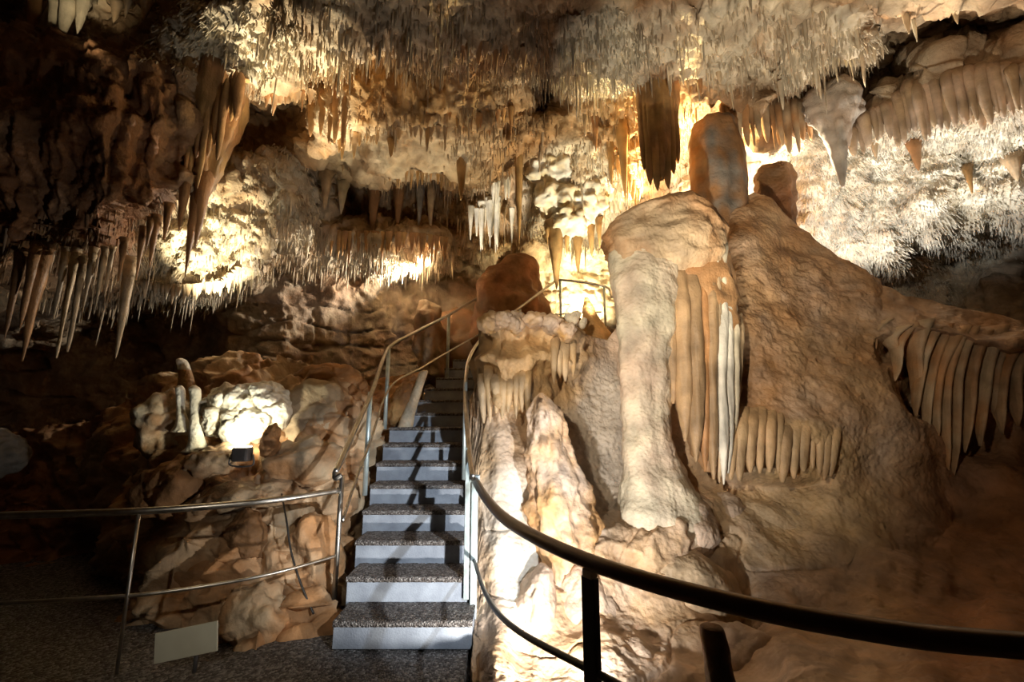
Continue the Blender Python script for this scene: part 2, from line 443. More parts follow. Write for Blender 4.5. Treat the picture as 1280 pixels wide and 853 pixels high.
def build_shell():
    pxs = np.concatenate([np.linspace(-310, -12, 50), np.arange(-10, 1291, 2.2), np.linspace(1300, 1590, 50)])
    PX, PY, V = sheet_grid(C_SHELL, pxs, lambda x: np.full(x.shape, -240.0), lambda x: np.full(x.shape, 700.0), 470, warp=11)
    Nn = blur_grid(grid_normals(V), 3); Nn /= np.linalg.norm(Nn, axis=2)[..., None] + 1e-9
    pop = mask(PX, PY, POP); flu = mask(PX, PY, FLU)
    low = sstep(300, 420, PY) * (1 - sstep(900, 960, PX))          # smoother bedrock wall
    calm = 1 - 0.7 * mask(PX, PY, [(70, 190, 180, 150, 1.0)])
    calm = calm * (1 - 0.8 * mask(PX, PY, [(515, 195, 95, 26, 1.0)]))
    d = 0.15 * fbm(V * 0.9, 3) + 0.085 * ridge(V * 2.3 + 3, 3) * (1 - 0.45 * low) * calm
    d += 0.05 * fbm(V * 6.0 + 11, 4)
    fl = noise(V * np.array([8, 8, 0.7]) + 5) + 0.6 * noise(V * np.array([19, 19, 1.2]) + 8)
    d += flu * 0.095 * fl + (1 - flu) * 0.02 * fl
    w = worley(V * np.array([9, 9, 6.5])); w2 = worley(V * np.array([21, 21, 15.0]) + 4)
    d += pop * (0.10 * (0.55 - w) + 0.05 * (0.5 - w2))
    d += 0.012 * noise(V * 26)
    # bedding cracks on the lower back wall
    cr = np.abs(noise(V * np.array([0.8, 0.8, 2.6]) + 21))
    d -= low * 0.12 * (1 - sstep(0.0, 0.06, cr))
    V = V + Nn * d[..., None]
    f = V.reshape(-1, 3)
    c = tint(f, BROWN, 0.3, BEIGE * 0.75, 1.1).reshape(V.shape)
    och = mask(PX, PY, OCHM)[..., None] * (0.75 + 0.4 * noise(V * 2.2)[..., None])
    c = c * (1 - och) + OCHRE * och
    pm = mask(PX, PY, PALEM) * np.clip(0.8 + 0.7 * fbm(V * 3.0 + 2, 3) - 0.3 * (w - 0.45), 0, 1)
    pm = pm[..., None]
    c = c * (1 - pm) + PALE * pm
    cool = (mask(PX, PY, [(1140, 260, 200, 120, .7), (1250, 230, 120, 90, .7)]) * np.clip(0.6 + noise(V * 4), 0, 1))[..., None]
    c = c * (1 - cool) + WHITE * cool
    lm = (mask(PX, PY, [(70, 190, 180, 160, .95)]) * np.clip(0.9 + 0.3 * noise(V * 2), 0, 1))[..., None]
    c = c * (1 - lm) + REDB * 0.75 * lm  # left hanging mass: its unlit darkness is painted into the rock colour
    gl = (low * (0.5 + 0.5 * noise(V * 1.7 + 9)))[..., None].clip(0, 1) * 0.7
    c = c * (1 - gl) + GREY * 0.8 * gl
    c = np.clip(c, 0.01, 0.95)
    return PX, PY, V, c, Nn
PXc, PYc, Vc, Cc, Nc = build_shell()
NR, NC = PXc.shape
F = grid_faces(NR, NC)
fx = PXc.ravel()[F].mean(1); fy_ = PYc.ravel()[F].mean(1)
is_right = (fx > 985) & (fy_ > 185 - 0.16 * (fx - 985))
is_back = (~is_right) & (fy_ > 288) & (fx > 330)
is_left = (~is_right) & (~is_back) & (fy_ > 378)
is_ceil = ~(is_right | is_back | is_left)
def shell_piece(name, m):
    ff = F[m]; u, inv = np.unique(ff, return_inverse=True)
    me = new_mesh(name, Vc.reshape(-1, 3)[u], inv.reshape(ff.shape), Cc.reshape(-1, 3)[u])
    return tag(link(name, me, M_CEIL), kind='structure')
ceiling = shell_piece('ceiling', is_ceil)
wall_right = shell_piece('wall_right', is_right)
wall_back = shell_piece('wall_back', is_back)
wall_left = shell_piece('wall_left', is_left)

# ------------------------------------------------------------------ floor
def build_floor():
    xs = np.linspace(-7, 6, 131); ys = np.linspace(-2.5, 8.5, 111)
    X, Y = np.meshgrid(xs, ys)
    V = np.stack([X, Y, 0 * X], -1)
    V[..., 2] = -0.012 + 0.012 * fbm(V * 2.0, 3)
    V[..., 2] -= 0.5 * ((X > -0.22) & (Y > 2.2)) * np.clip((Y - 2.2) * 2, 0, 1)          # bedrock under the mound, below the path
    me = new_mesh('floor', V.reshape(-1, 3), grid_faces(111, 131))
    tag(link('floor', me, M_FLOOR), kind='structure')
build_floor()

# ------------------------------------------------------------------ generic rock solids
def loft(rows, Y, m=40, n=28, dr=0.9, flutes=(), rough=0.03, seed=0.0, cap=True, ylist=None, bump=0.0, bfreq=10.0, nfreq=5.0):
    """horizontal rings through pixel rows (px, py, half width px); Y scalar or per row"""
    rows = np.asarray(rows, float)
    Ys = np.full(len(rows), float(Y)) if np.isscalar(Y) else np.asarray(Y, float)
    c = P(rows[:, 0], rows[:, 1], Ys)
    hw = rows[:, 2] * mpp(rows[:, 0], rows[:, 1], Ys)
    S = spline(np.column_stack([c, hw]), m)
    S[:, 3] = np.maximum(S[:, 3], 0.002)
    th = np.linspace(0, 2 * np.pi, n, endpoint=False)
    k = np.ones((m, n))
    for fr, amp, ph in flutes:
        k += amp * np.cos(fr * th + ph + 0.35 * np.sin(np.linspace(0, 4, m))[:, None])
    R = S[:, 3:4] * k
    V = np.stack([S[:, 0:1] + R * np.cos(th), S[:, 1:2] + dr * R * np.sin(th), np.repeat(S[:, 2:3], n, 1)], -1)
    out = np.stack([np.repeat(np.cos(th)[None], m, 0), np.repeat(np.sin(th)[None], m, 0), np.zeros((m, n))], -1)
    a = np.clip(S[:, 3:4], 0, 0.25) / 0.25
    d = rough * fbm(V * np.asarray(nfreq) + seed, 4) * np.maximum(a, 0.15)
    if bump:
        d = d + bump * (0.5 - worley(V * bfreq + seed)) * np.maximum(a, 0.2)
    V = V + out * d[..., None]
    f = grid_faces(m, n, True)
    V = V.reshape(-1, 3)
    # end caps as degenerate quads to a centre vertex
    top = V[:n].mean(0); bot = V[-n:].mean(0)
    V = np.vstack([V, top, bot]); it = len(V) - 2; ib = len(V) - 1
    i = np.arange(0, n, 2)
    ft = np.stack([np.full(len(i), it), (i + 2) % n, (i + 1) % n, i], -1)
    o = (m - 1) * n
    fb = np.stack([np.full(len(i), ib), o + i, o + (i + 1) % n, o + (i + 2) % n], -1)
    return V, np.vstack([f, ft, fb])

def ico(sub):
    import bmesh
    bm = bmesh.new(); bmesh.ops.create_icosphere(bm, subdivisions=sub, radius=1.0)
    V = np.array([v.co[:] for v in bm.verts]); Fc = np.array([[v.index for v in f.verts] for f in bm.faces]); bm.free()
    return V, Fc
_ICO = {}
def boulder(c, r, seed=0, planes=9, rough=0.05, sub=5, rot=0.0, sharp=0.75, bump=0.0):
    if sub not in _ICO: _ICO[sub] = ico(sub)
    D, Fc = _ICO[sub]
    rs = np.random.RandomState(seed)
    N_ = rs.normal(size=(planes, 3)); N_ /= np.linalg.norm(N_, axis=1)[:, None]
    h = rs.uniform(0.62, 0.95, planes)
    q = h[None] / np.maximum(D @ N_.T, 0.05)
    q = np.concatenate([q, np.ones((len(D), 1))], 1)
    rad = sharp * q.min(1) + (1 - sharp)
    V = D * rad[:, None]
    r = np.array(r, float)
    ca, sa = math.cos(rot), math.sin(rot)
    V = V * r
    V = np.stack([V[:, 0] * ca - V[:, 2] * sa, V[:, 1], V[:, 0] * sa + V[:, 2] * ca], -1)
    W = V + np.array(c)
    s = r.mean()
    d = rough * s / 0.3 * fbm(W * (1.4 / s) + seed, 4)
    if bump:
        d = d + bump * (0.5 - worley(W * (2.5 / s) + seed))
    W = W + D * d[:, None]
    return W, Fc

def pipe(pts, r, n=12, m=None, closed_ends=True, square=False):
    pts = np.asarray(pts, float)
    S = spline(pts, m or max(2, len(pts) * 8)) if len(pts) > 2 else pts
    T = np.gradient(S, axis=0); T /= np.linalg.norm(T, axis=1)[:, None]
    up = np.array([0, 0, 1.0]) if abs(T[0][2]) < 0.95 else np.array([0, 1.0, 0])
    V = []
    rr = np.full(len(S), r) if np.isscalar(r) else np.interp(np.linspace(0, 1, len(S)), np.linspace(0, 1, len(r)), r)
    if square:
        th = np.pi / 4 + np.arange(4) * np.pi / 2; n = 4
    else:
        th = np.linspace(0, 2 * np.pi, n, endpoint=False)
    for p, t, q in zip(S, T, rr):
        x = np.cross(t, up); x /= np.linalg.norm(x) + 1e-9; y = np.cross(x, t)
        V.append(p + q * (np.cos(th)[:, None] * x + np.sin(th)[:, None] * y))
    V = np.array(V); m_ = len(S)
    f = grid_faces(m_, n, True)
    V = np.vstack([V.reshape(-1, 3), S[:1], S[-1:]])
    i = np.arange(0, n, 2); it = len(V) - 2; ib = it + 1; o = (m_ - 1) * n
    ft = np.stack([np.full(len(i), it), (i + 2) % n, (i + 1) % n, i], -1)
    fb = np.stack([np.full(len(i), ib), o + i, o + (i + 1) % n, o + (i + 2) % n], -1)
    return V, np.vstack([f, ft, fb])

def box(c, s, bev=0.006, rotz=0.0, tilt=0.0):
    """bevelled box: 24-vertex chamfer"""
    sx, sy, sz = [x / 2 for x in s]
    b = min(bev, sx * 0.4, sy * 0.4, sz * 0.4)
    import bmesh
    bm = bmesh.new(); bmesh.ops.create_cube(bm, size=1.0)
    for v in bm.verts: v.co = Vector((v.co.x * 2 * sx, v.co.y * 2 * sy, v.co.z * 2 * sz))
    bmesh.ops.bevel(bm, geom=list(bm.edges), offset=b, segments=2, affect='EDGES', profile=0.5)
    bmesh.ops.triangulate(bm, faces=bm.faces)
    V = np.array([v.co[:] for v in bm.verts]); Fc = np.array([[v.index for v in f.verts] for f in bm.faces]); bm.free()
    ct, st = math.cos(tilt), math.sin(tilt)
    V = np.stack([V[:, 0], V[:, 1] * ct - V[:, 2] * st, V[:, 1] * st + V[:, 2] * ct], -1)
    cz, sz_ = math.cos(rotz), math.sin(rotz)
    V = np.stack([V[:, 0] * cz - V[:, 1] * sz_, V[:, 0] * sz_ + V[:, 1] * cz, V[:, 2]], -1)
    return V + np.array(c), Fc

# ------------------------------------------------------------------ flowstone mound on the right
MD = Depth([
 (592, [(480, 4.7), (560, 4.35), (650, 3.95), (720, 3.65), (785, 3.36), (812, 3.15), (960, 2.4)]),
 (606, [(395, 4.5), (402, 4.3), (450, 4.25), (500, 4.15), (560, 4.1), (650, 3.85), (720, 3.58), (785, 3.3), (820, 3.08), (960, 2.4)]),
 (625, [(392, 4.4), (400, 4.08), (450, 4.02), (505, 3.96), (522, 4.08), (560, 3.97), (650, 3.75), (720, 3.5), (780, 3.25), (853, 2.54), (900, 2.27), (960, 2.07)]),
 (660, [(392, 4.4), (402, 4.1), (450, 4.06), (505, 4.0), (517, 4.2), (560, 4.05), (650, 3.85), (720, 3.6), (800, 3.2), (853, 2.62), (900, 2.35), (960, 2.15)]),
 (700, [(397, 4.45), (410, 4.2), (450, 4.16), (470, 4.2), (490, 4.32), (600, 4.15), (680, 3.9), (740, 3.55), (800, 3.25), (853, 2.67), (900, 2.40), (960, 2.20)]),
 (760, [(422, 4.7), (450, 4.6), (560, 4.4), (640, 4.22), (652, 4.15), (660, 3.75), (700, 3.66), (760, 3.4), (853, 2.67), (900, 2.40), (960, 2.20)]),
 (830, [(280, 5.0), (560, 4.5), (600, 4.15), (640, 3.85), (680, 3.62), (720, 3.6), (780, 3.35), (853, 2.70), (900, 2.43), (960, 2.23)]),
 (890, [(262, 4.9), (400, 4.45), (560, 4.2), (605, 4.25), (620, 4.05), (660, 3.88), (700, 3.78), (760, 3.5), (853, 2.72), (900, 2.45), (960, 2.25)]),
 (925, [(250, 4.9), (300, 4.5), (400, 4.2), (500, 4.06), (545, 3.97), (596, 3.98), (603, 4.25), (625, 4.15), (660, 3.95), (720, 3.75), (790, 3.4), (853, 2.75), (900, 2.48), (960, 2.28)]),
 (1000,[(285, 4.8), (400, 4.3), (500, 4.05), (540, 3.9), (598, 3.9), (605, 4.2), (640, 4.02), (720, 3.7), (790, 3.0), (853, 2.45), (900, 2.2), (960, 2.05)]),
 (1055,[(325, 4.7), (420, 4.25), (520, 4.0), (600, 3.95), (660, 3.85), (720, 3.65), (790, 2.95), (853, 2.35), (900, 2.1), (960, 1.95)]),
 (1095,[(355, 4.6), (405, 4.28), (450, 4.18), (520, 4.02), (600, 3.96), (690, 3.7), (790, 2.85), (853, 2.25), (900, 2.0), (960, 1.85)]),
 (1110,[(362, 4.5), (408, 4.22), (420, 4.22), (427, 4.6), (445, 4.6), (460, 4.16), (520, 4.02), (600, 3.96), (690, 3.7), (790, 2.85), (853, 2.25), (900, 2.0), (960, 1.85)]),
 (1150,[(375, 4.4), (408, 4.1), (420, 4.1), (432, 4.75), (500, 4.75), (528, 4.1), (600, 4.0), (690, 3.7), (790, 2.8), (853, 2.2), (900, 1.95), (960, 1.8)]),
 (1190,[(383, 4.3), (410, 4.0), (425, 4.0), (438, 4.5), (560, 4.4), (592, 4.15), (650, 4.0), (790, 2.8), (853, 2.2), (900, 1.95), (960, 1.8)]),
 (1280,[(402, 4.1), (425, 3.75), (440, 3.75), (455, 4.1), (575, 4.1), (610, 3.9), (700, 3.4), (790, 2.6), (853, 2.1), (900, 1.9), (960, 1.75)]),
 (1560,[(420, 3.2), (440, 2.9), (600, 3.2), (790, 2.2), (853, 1.9), (960, 1.6)]),
], blur=4.0)
MTOP_X = [592, 597, 602, 608, 625, 660, 700, 720, 760, 790, 815, 850, 890, 905, 925, 940, 965, 1000, 1040, 1080, 1130, 1200, 1280, 1400, 1560]
MTOP_Y = [560, 470, 408, 398, 394, 396, 400, 418, 425, 380, 320, 275, 262, 268, 250, 242, 252, 285, 318, 345, 370, 385, 402, 418, 430]
def build_mound():
    pxs = np.concatenate([np.arange(592, 1290, 2.0), np.linspace(1296, 1555, 40)])
    top = lambda x: np.interp(x, MTOP_X, MTOP_Y)
    PX, PY, V = sheet_grid(MD, pxs, top, lambda x: np.full(x.shape, 955.0), 330, warp=7, seed=4.0, wl=60)
    # the surface goes on over the top and round the stair side, out of sight
    K = 26
    e = (np.linspace(0, 1, K + 1)[1:] ** 1.6 * 1.3)[::-1]
    t0 = V[0]; sl = (t0[:, 2] - CAMZ) / t0[:, 1]; ax = t0[:, 0] / t0[:, 1]
    back = np.stack([t0[None, :, 0] + ax[None] * e[:, None], t0[None, :, 1] + e[:, None],
                     t0[None, :, 2] + sl[None] * e[:, None] - (0.45 * e + 0.7 * e * e)[:, None]], -1)
    V = np.concatenate([back, V], 0); PX = np.concatenate([np.repeat(PX[:1], K, 0), PX], 0); PY = np.concatenate([np.repeat(PY[:1], K, 0), PY], 0)
    e = (np.linspace(0, 1, K + 1)[1:] ** 1.5 * 2.2)[::-1]
    l0 = V[:, 0]; ax = l0[:, 0] / l0[:, 1]
    side = np.stack([l0[:, None, 0] + (ax[:, None] + 0.03) * e[None], l0[:, None, 1] + e[None], np.repeat(l0[:, None, 2], K, 1)], -1)
    V = np.concatenate([side, V], 1); PX = np.concatenate([np.repeat(PX[:, :1], K, 1), PX], 1); PY = np.concatenate([np.repeat(PY[:, :1], K, 1), PY], 1)
    Nn = grid_normals(V)
    Nn = blur_grid(Nn, 3); Nn /= np.linalg.norm(Nn, axis=2)[..., None] + 1e-9
    cap = mask(PX, PY, [(660, 455, 80, 70, 1.0)])
    grey = mask(PX, PY, [(755, 560, 48, 110, 1.0), (720, 480, 40, 50, .8), (725, 500, 50, 60, .8)])
    rip = mask(PX, PY, [(960, 480, 120, 80, 1.0), (990, 380, 90, 60, .9), (1040, 380, 60, 50, 1), (1060, 420, 50, 40, .8)])
    lowm = sstep(600, 680, PY) * (1 - sstep(900, 1100, PX))
    d = 0.085 * fbm(V * 1.4 + 1, 2) + 0.017 * fbm(V * 4 + 4, 3)
    d += 0.016 * ridge(V * 1.8 + 13, 1) * (1 - grey)
    d += 0.010 * noise(V * 15) + 0.005 * noise(V * 38)
    w = worley(V * 26.0)
    d += grey * 0.028 * (0.5 - w)
    d += rip * 0.016 * ridge(V * np.array([5, 5, 12.0]), 2)
    # flow drapes and scalloped lips on the capped block
    fl = noise(V * np.array([12, 12, 1.6]) + 2)
    lip = np.sin(V[..., 2] * 16 + 3.0 * fbm(V * 2.2, 2))
    d += cap * (0.055 * fl + 0.05 * lip + 0.05 * (0.5 - worley(V * 6)))
    foot = mask(PX, PY, [(800, 650, 110, 50, 1.0), (860, 690, 70, 60, .8), (740, 720, 80, 60, .6)])
    d += foot * (0.05 * ridge(V * 3.6 + 2, 3) + 0.03 * (0.5 - worley(V * 9)))
    # cracks
    cr = np.abs(noise(V * np.array([1.5, 1.5, 2.6]) + 30))
    d -= lowm * 0.035 * (1 - sstep(0.0, 0.05, cr))
    d += lowm * 0.04 * (0.5 - worley(V * 2.6 + 2))
    V = V + Nn * d[..., None]
    c = tint(V.reshape(-1, 3), PINK, 0.18, np.array([.56, .38, .22]), 1.6).reshape(V.shape)
    def mixc(c, m, k):
        m = np.clip(m, 0, 1)[..., None]; return c * (1 - m) + k * m
    nz = fbm(V * 2.4 + 9, 3)
    c = mixc(c, grey * 0.85, GREY * 1.15)
    c = mixc(c, cap * (1.0 + 0.4 * nz), np.array([.54, .35, .17]))
    up = mask(PX, PY, [(1020, 400, 190, 160, .9), (950, 300, 120, 90, .9), (1200, 420, 140, 70, .8)])
    c = mixc(c, up * (0.7 + 0.6 * nz), np.array([.40, .22, .10]))
    c = mixc(c, mask(PX, PY, [(980, 570, 90, 45, .8), (1000, 660, 130, 60, .6)]) * (0.8 + 0.4 * nz), BEIGE * np.array([1.0, .95, .75]))
    c = mixc(c, mask(PX, PY, [(650, 690, 32, 90, .9), (640, 640, 40, 60, .6)]) * (0.8 + 0.6 * nz), WHITE * 0.95)
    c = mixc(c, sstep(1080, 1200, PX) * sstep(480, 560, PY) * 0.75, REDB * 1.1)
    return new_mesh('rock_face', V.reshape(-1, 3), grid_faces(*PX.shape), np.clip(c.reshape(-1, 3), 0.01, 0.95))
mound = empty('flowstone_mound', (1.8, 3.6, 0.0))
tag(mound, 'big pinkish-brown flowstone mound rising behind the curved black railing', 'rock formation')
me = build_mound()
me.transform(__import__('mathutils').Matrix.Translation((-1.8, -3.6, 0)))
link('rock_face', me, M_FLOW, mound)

def fold(px0, py0, px1, py1, hw, Y0, Y1=None, taper=0.5, wav=0.0, seed=0.0, dr=1.0, m=18, n=10, rough=0.018, parent=None, name='drapery_fold', base=BEIGE, second=None, mat=None, straight=False, ends=None, sink=0.0):
    """a hanging calcite fold; when straight, it hangs plumb below its top point"""
    Y1 = Y0 if Y1 is None else Y1
    k = np.linspace(0, 1, 7)
    px = px0 + (px1 - px0) * k; py = py0 + (py1 - py0) * k
    if straight:
        c0 = P(px0, py0, Y0); z = P(px0, py1, Y0)[2]
        zz = c0[2] + (z - c0[2]) * k
        b = None
        # pixel of a plumb point
        rel = np.stack([np.full(7, c0[0]), np.full(7, c0[1]), zz - CAMZ], -1)
        fw = rel[:, 1] * CT + rel[:, 2] * ST; u = -rel[:, 1] * ST + rel[:, 2] * CT
        px = 640 + FPX * rel[:, 0] / fw; py = 426.5 - FPX * u / fw
    Yk = Y0 + (Y1 - Y0) * k + sink * (1 - k) ** 5
    h = hw * (1 - (1 - taper) * k ** 1.2)
    px = px + wav * np.sin(k * 5 + seed)
    h = h * np.array(ends if ends is not None else [0.85, 1, 1, 1, .95, 0.7, 0.12])
    V, Fc = loft(np.column_stack([px, py, h]), Yk, m=m, n=n, dr=dr, rough=rough, seed=seed * 3.7, nfreq=(14.0, 14.0, 1.6))
    cc = tint(V, base, 0.25, second, 2.5, seed)
    return part(name, V, Fc, mat or M_DRAPE, parent, cc)

rnd = random.Random(5)
# small fringe of hanging folds half-way up the mound
x = 914
i = 0
while x < 1046:
    hwk = rnd.uniform(4.0, 7.5)
    fold(x, 516 + rnd.uniform(-8, 6), x + rnd.uniform(-1, 1), 598 - 0.0009 * (x - 970) ** 2 + rnd.uniform(-10, 6), hwk * 1.1, 3.90, 3.89, 0.9, 0.8, i, sink=0.2, n=16, m=30, ends=[1.3, 1.35, 1.25, 1.1, .95, .75, .3], parent=mound, base=BEIGE * np.array([1.05, 1.0, .9]), second=np.array([.50, .33, .18]))
    x += hwk * 1.45 + rnd.uniform(0, 3.0); i += 1
# long thin curtain folds at the far right, over a black hollow
x = 1095; i = 0
while x < 1340:
    t = (x - 1095) / 185
    bot = 445 + min(1.0, t * 2.2) * 150 + rnd.uniform(-30, 8)
    if x > 1225: bot = 535 + rnd.uniform(-40, 60)
    hwk = rnd.uniform(3.2, 5.2)
    Yk = float(np.interp(x, [1095, 1150, 1190, 1280, 1340], [4.32, 4.22, 4.12, 3.88, 3.7]))
    fold(x, 406 + 12 * min(t, 1.3) + rnd.uniform(-4, 6), x + rnd.uniform(-6, 12), bot, hwk, Yk, Yk + .03, 0.42, 2.5, i + 40, dr=3.2, parent=mound, base=BEIGE, second=BROWN * 1.7, ends=[2.2, 1.5, 1, .9, .85, .8, .25], m=30, n=12, sink=0.12)
    x += hwk + rnd.uniform(5, 12); i += 1

# ------------------------------------------------------------------ the big column
colm = empty('cave_column', P(815, 650, 3.95))
tag(colm, 'tall pale limestone column with brown and white fluted draperies on its side', 'column')
V, Fc = loft([(802, 300, 20), (802, 312, 40), (804, 335, 43), (806, 360, 41), (807, 400, 37), (806, 450, 33), (806, 500, 30), (807, 540, 30), (812, 575, 34), (820, 610, 44), (826, 645, 54), (828, 690, 50)],
             [4.16, 4.12, 4.06, 4.02] + [4.0] * 8, m=120, n=64, dr=0.9, flutes=((3, .04, 1), (7, .025, 0.5), (13, .012, 2)), rough=0.03, seed=2, bump=0.006, bfreq=14)
part('shaft', V, Fc, M_FLOW, colm, tint(V, PINK * 1.05, 0.15, PALE * 0.9, 1.8))
V, Fc = loft([(828, 252, 30), (828, 258, 66), (828, 272, 74), (829, 300, 76), (832, 322, 73), (836, 338, 60), (840, 350, 40)], [4.08] * 7, m=60, n=72, dr=0.62,
             flutes=((4, -.05, 0), (5, .02, 0), (13, .012, 1)), rough=0.05, seed=12, bump=0.015, bfreq=8)
tz = np.clip((V[:, 2] - P(828, 330, 4.08)[2]) / (P(828, 258, 4.08)[2] - P(828, 330, 4.08)[2]), 0, 1)
xc = P(850, 300, 4.08)[0]
V[:, 2] += tz * np.where(V[:, 0] < xc, 0.27, -0.5) * (V[:, 0] - xc)
part('capital', V, Fc, M_FLOW, colm, tint(V, BROWN * 1.5, 0.2, BEIGE * .85, 1.8, 3))
# hanging folds: brown, then white
V, Fc = loft([(868, 296, 30), (868, 320, 42), (874, 380, 46), (880, 440, 44), (884, 500, 38), (890, 560, 26), (893, 590, 12)], [4.06] * 7, m=60, n=40, dr=0.6, flutes=((9, .03, 0),), rough=0.05, seed=17)
part('drapery_body', V, Fc, M_DRAPE, colm, tint(V, np.array([.42, .26, .13]), 0.2, BROWN * 1.5, 2))
TAN = np.array([.50, .33, .18])
FOLDS = [(836, 326, 840, 505, 12, TAN, 3.92), (849, 322, 856, 552, 13, TAN * 1.05, 3.87), (862, 324, 871, 578, 12, TAN * .9, 3.84), (873, 326, 883, 590, 10, BROWN * 2.0, 3.86), (882, 322, 893, 600, 10, TAN, 3.85),
         (890, 306, 899, 604, 9, BEIGE, 3.89), (900, 352, 903, 606, 9, WHITE, 3.85), (909, 364, 909, 592, 8, WHITE * .96, 3.87), (917, 378, 915, 560, 7, PALE, 3.90), (925, 392, 920, 520, 5, BEIGE, 3.95),
         (893, 292, 896, 352, 5, PALE, 3.90), (903, 296, 906, 366, 5, PALE, 3.92), (884, 300, 886, 345, 5, BEIGE, 3.90)]
for i, (x0, y0, x1, y1, hw, b, Yk) in enumerate(FOLDS):
    fold(x0, y0, x1, y1, hw, Yk, Yk, 0.82, 1.5, i + 3, dr=1.3, m=80, n=28, rough=0.05, parent=colm, base=b, second=b * 0.75, ends=[.6, 1, 1.05, .95, 1, .8, .15], sink=0.15)
# ------------------------------------------------------------------ pointed stalagmite in front of the grey wall
V, Fc = loft([(677, 491, 2), (678, 500, 11), (680, 514, 20), (685, 540, 25), (690, 575, 29), (697, 612, 35), (703, 645, 41), (706, 675, 41), (703, 705, 37), (700, 760, 34)],
             [3.78] * 10, m=140, n=72, dr=0.85, flutes=((4, .06, 1), (9, .03, 2), (17, .015, 0)), rough=0.07, seed=21, bump=0.035, bfreq=13, nfreq=(7, 7, 3.0))
cst = tint(V, PINK * 1.1, 0.25, np.array([.62, .36, .16]), 2.6)
zk = sstep(P(685, 575, 3.78)[2], P(680, 500, 3.78)[2], V[:, 2])
dk = np.clip(sstep(0.15, 0.45, noise(V * np.array([16, 16, 7.0]) + 4)) * (0.35 + zk), 0, 1)[:, None]
cst = cst * (1 - dk) + DARK * dk
o = link('pointed_stalagmite', new_mesh('pointed_stalagmite', V, Fc, cst), M_FLOW)
centre_origin(o); tag(o, 'gnarled orange and white pointed stalagmite on the flowstone mound', 'stalagmite')

# short drapes under the capped block
x = 603; i = 0
while x < 722:
    if not 662 < x < 690:
        yb = 526 if x < 662 else 490 - (x - 690) * .6
        fold(x, yb - 62 + rnd.uniform(-10, 10), x + rnd.uniform(-1, 1), yb + rnd.uniform(-12, 4), rnd.uniform(4, 6.5), (4.05 if x < 612 else 3.98) + max(0, x - 660) * .0035, None, .75, .8, 700 + i, sink=.2, n=14, m=24, ends=[1.2, 1.3, 1.2, 1, .9, .7, .2], parent=mound, base=np.array([.55, .37, .19]), second=BEIGE * .9)
    x += rnd.uniform(6, 10); i += 1
# ruffled lip on the capped block
for i, (x, y, w, h) in enumerate([(612, 404, 14, 14), (630, 400, 14, 12), (645, 404, 12, 14), (668, 400, 17, 11), (690, 405, 16, 13), (708, 414, 12, 12)]):
    c = P(x, y, 4.06); k = mpp(x, y, 4.06)
    V, Fc = boulder(c, (w * k, 0.12, h * k), 60 + i, 5, 0.06, 4, 0, 0.35, bump=0.03)
    part('rock_knob', V, Fc, M_FLOW, mound, tint(V, PINK, 0.2, OCHRE, 2.5))

# low rounded lobes at the foot of the mound
for i, (x, y, Y, w, h, cc, ro) in enumerate([(800, 672, 3.80, 62, 24, PINK * .9, .1), (860, 655, 3.80, 34, 44, PINK, .5), (735, 770, 3.42, 44, 60, PINK * 1.1, .3), (665, 780, 3.30, 30, 70, PINK * 1.1, -.25), (870, 740, 3.55, 66, 46, BEIGE * 1.1, -.5),
                                          (980, 665, 4.06, 80, 34, BEIGE, -.35), (905, 645, 4.10, 30, 34, PINK, 0), (930, 845, 2.98, 60, 60, PINK, .3), (800, 850, 2.95, 70, 44, PINK, -.2)]):
    c = P(x, y, Y + 0.14); k = mpp(x, y, Y)
    V, Fc = boulder(c, (w * k, 0.26, h * k), 80 + i, 4, 0.045, 5, ro, 0.12)
    part('rock_lobe', V, Fc, M_FLOW, mound, tint(V, cc, 0.2, cc * 0.8, 2.2, i))

# dark broken stump by the railing
V, Fc = loft([(889, 783, 9), (890, 787, 14), (894, 810, 17), (899, 840, 19), (904, 880, 22), (908, 930, 25)], 1.95, m=40, n=24, rough=0.05, seed=33, bump=0.02)
o = link('broken_stalagmite', new_mesh('broken_stalagmite', V, Fc, tint(V, BROWN * 1.2, 0.3, DARK, 4)), M_ROCK)
centre_origin(o); tag(o, 'dark broken stalagmite stump standing close behind the black railing', 'stalagmite')

# stubs standing on the mound's shoulder
V, Fc = loft([(893, 148, 6), (892, 156, 24), (893, 175, 30), (897, 205, 32), (899, 235, 33), (900, 262, 32), (900, 300, 34)], 5.0, m=60, n=36, flutes=((6, .05, 0), (11, .03, 1)), rough=0.035, seed=41, bump=0.015, nfreq=(6, 6, 1.5))
o = link('stalagmite_block', new_mesh('stalagmite_block', V, Fc, tint(V, GREY * .55, 0.25, BROWN * 1.2, 3)), M_ROCK)
centre_origin(o); tag(o, 'thick blunt reddish-brown stalagmite on the shoulder behind the column', 'stalagmite')
V, Fc = loft([(967, 208, 8), (967, 213, 20), (968, 235, 22), (969, 262, 22), (970, 300, 23)], 5.15, m=40, n=28, flutes=((5, .10, 1),), rough=0.04, seed=47)
o = link('stalagmite_stub', new_mesh('stalagmite_stub', V, Fc, tint(V, BROWN * .8, 0.2, REDB * .8, 2)), M_FLOW)
centre_origin(o); tag(o, 'short dark grooved stalagmite stub at the peak of the mound', 'stalagmite')

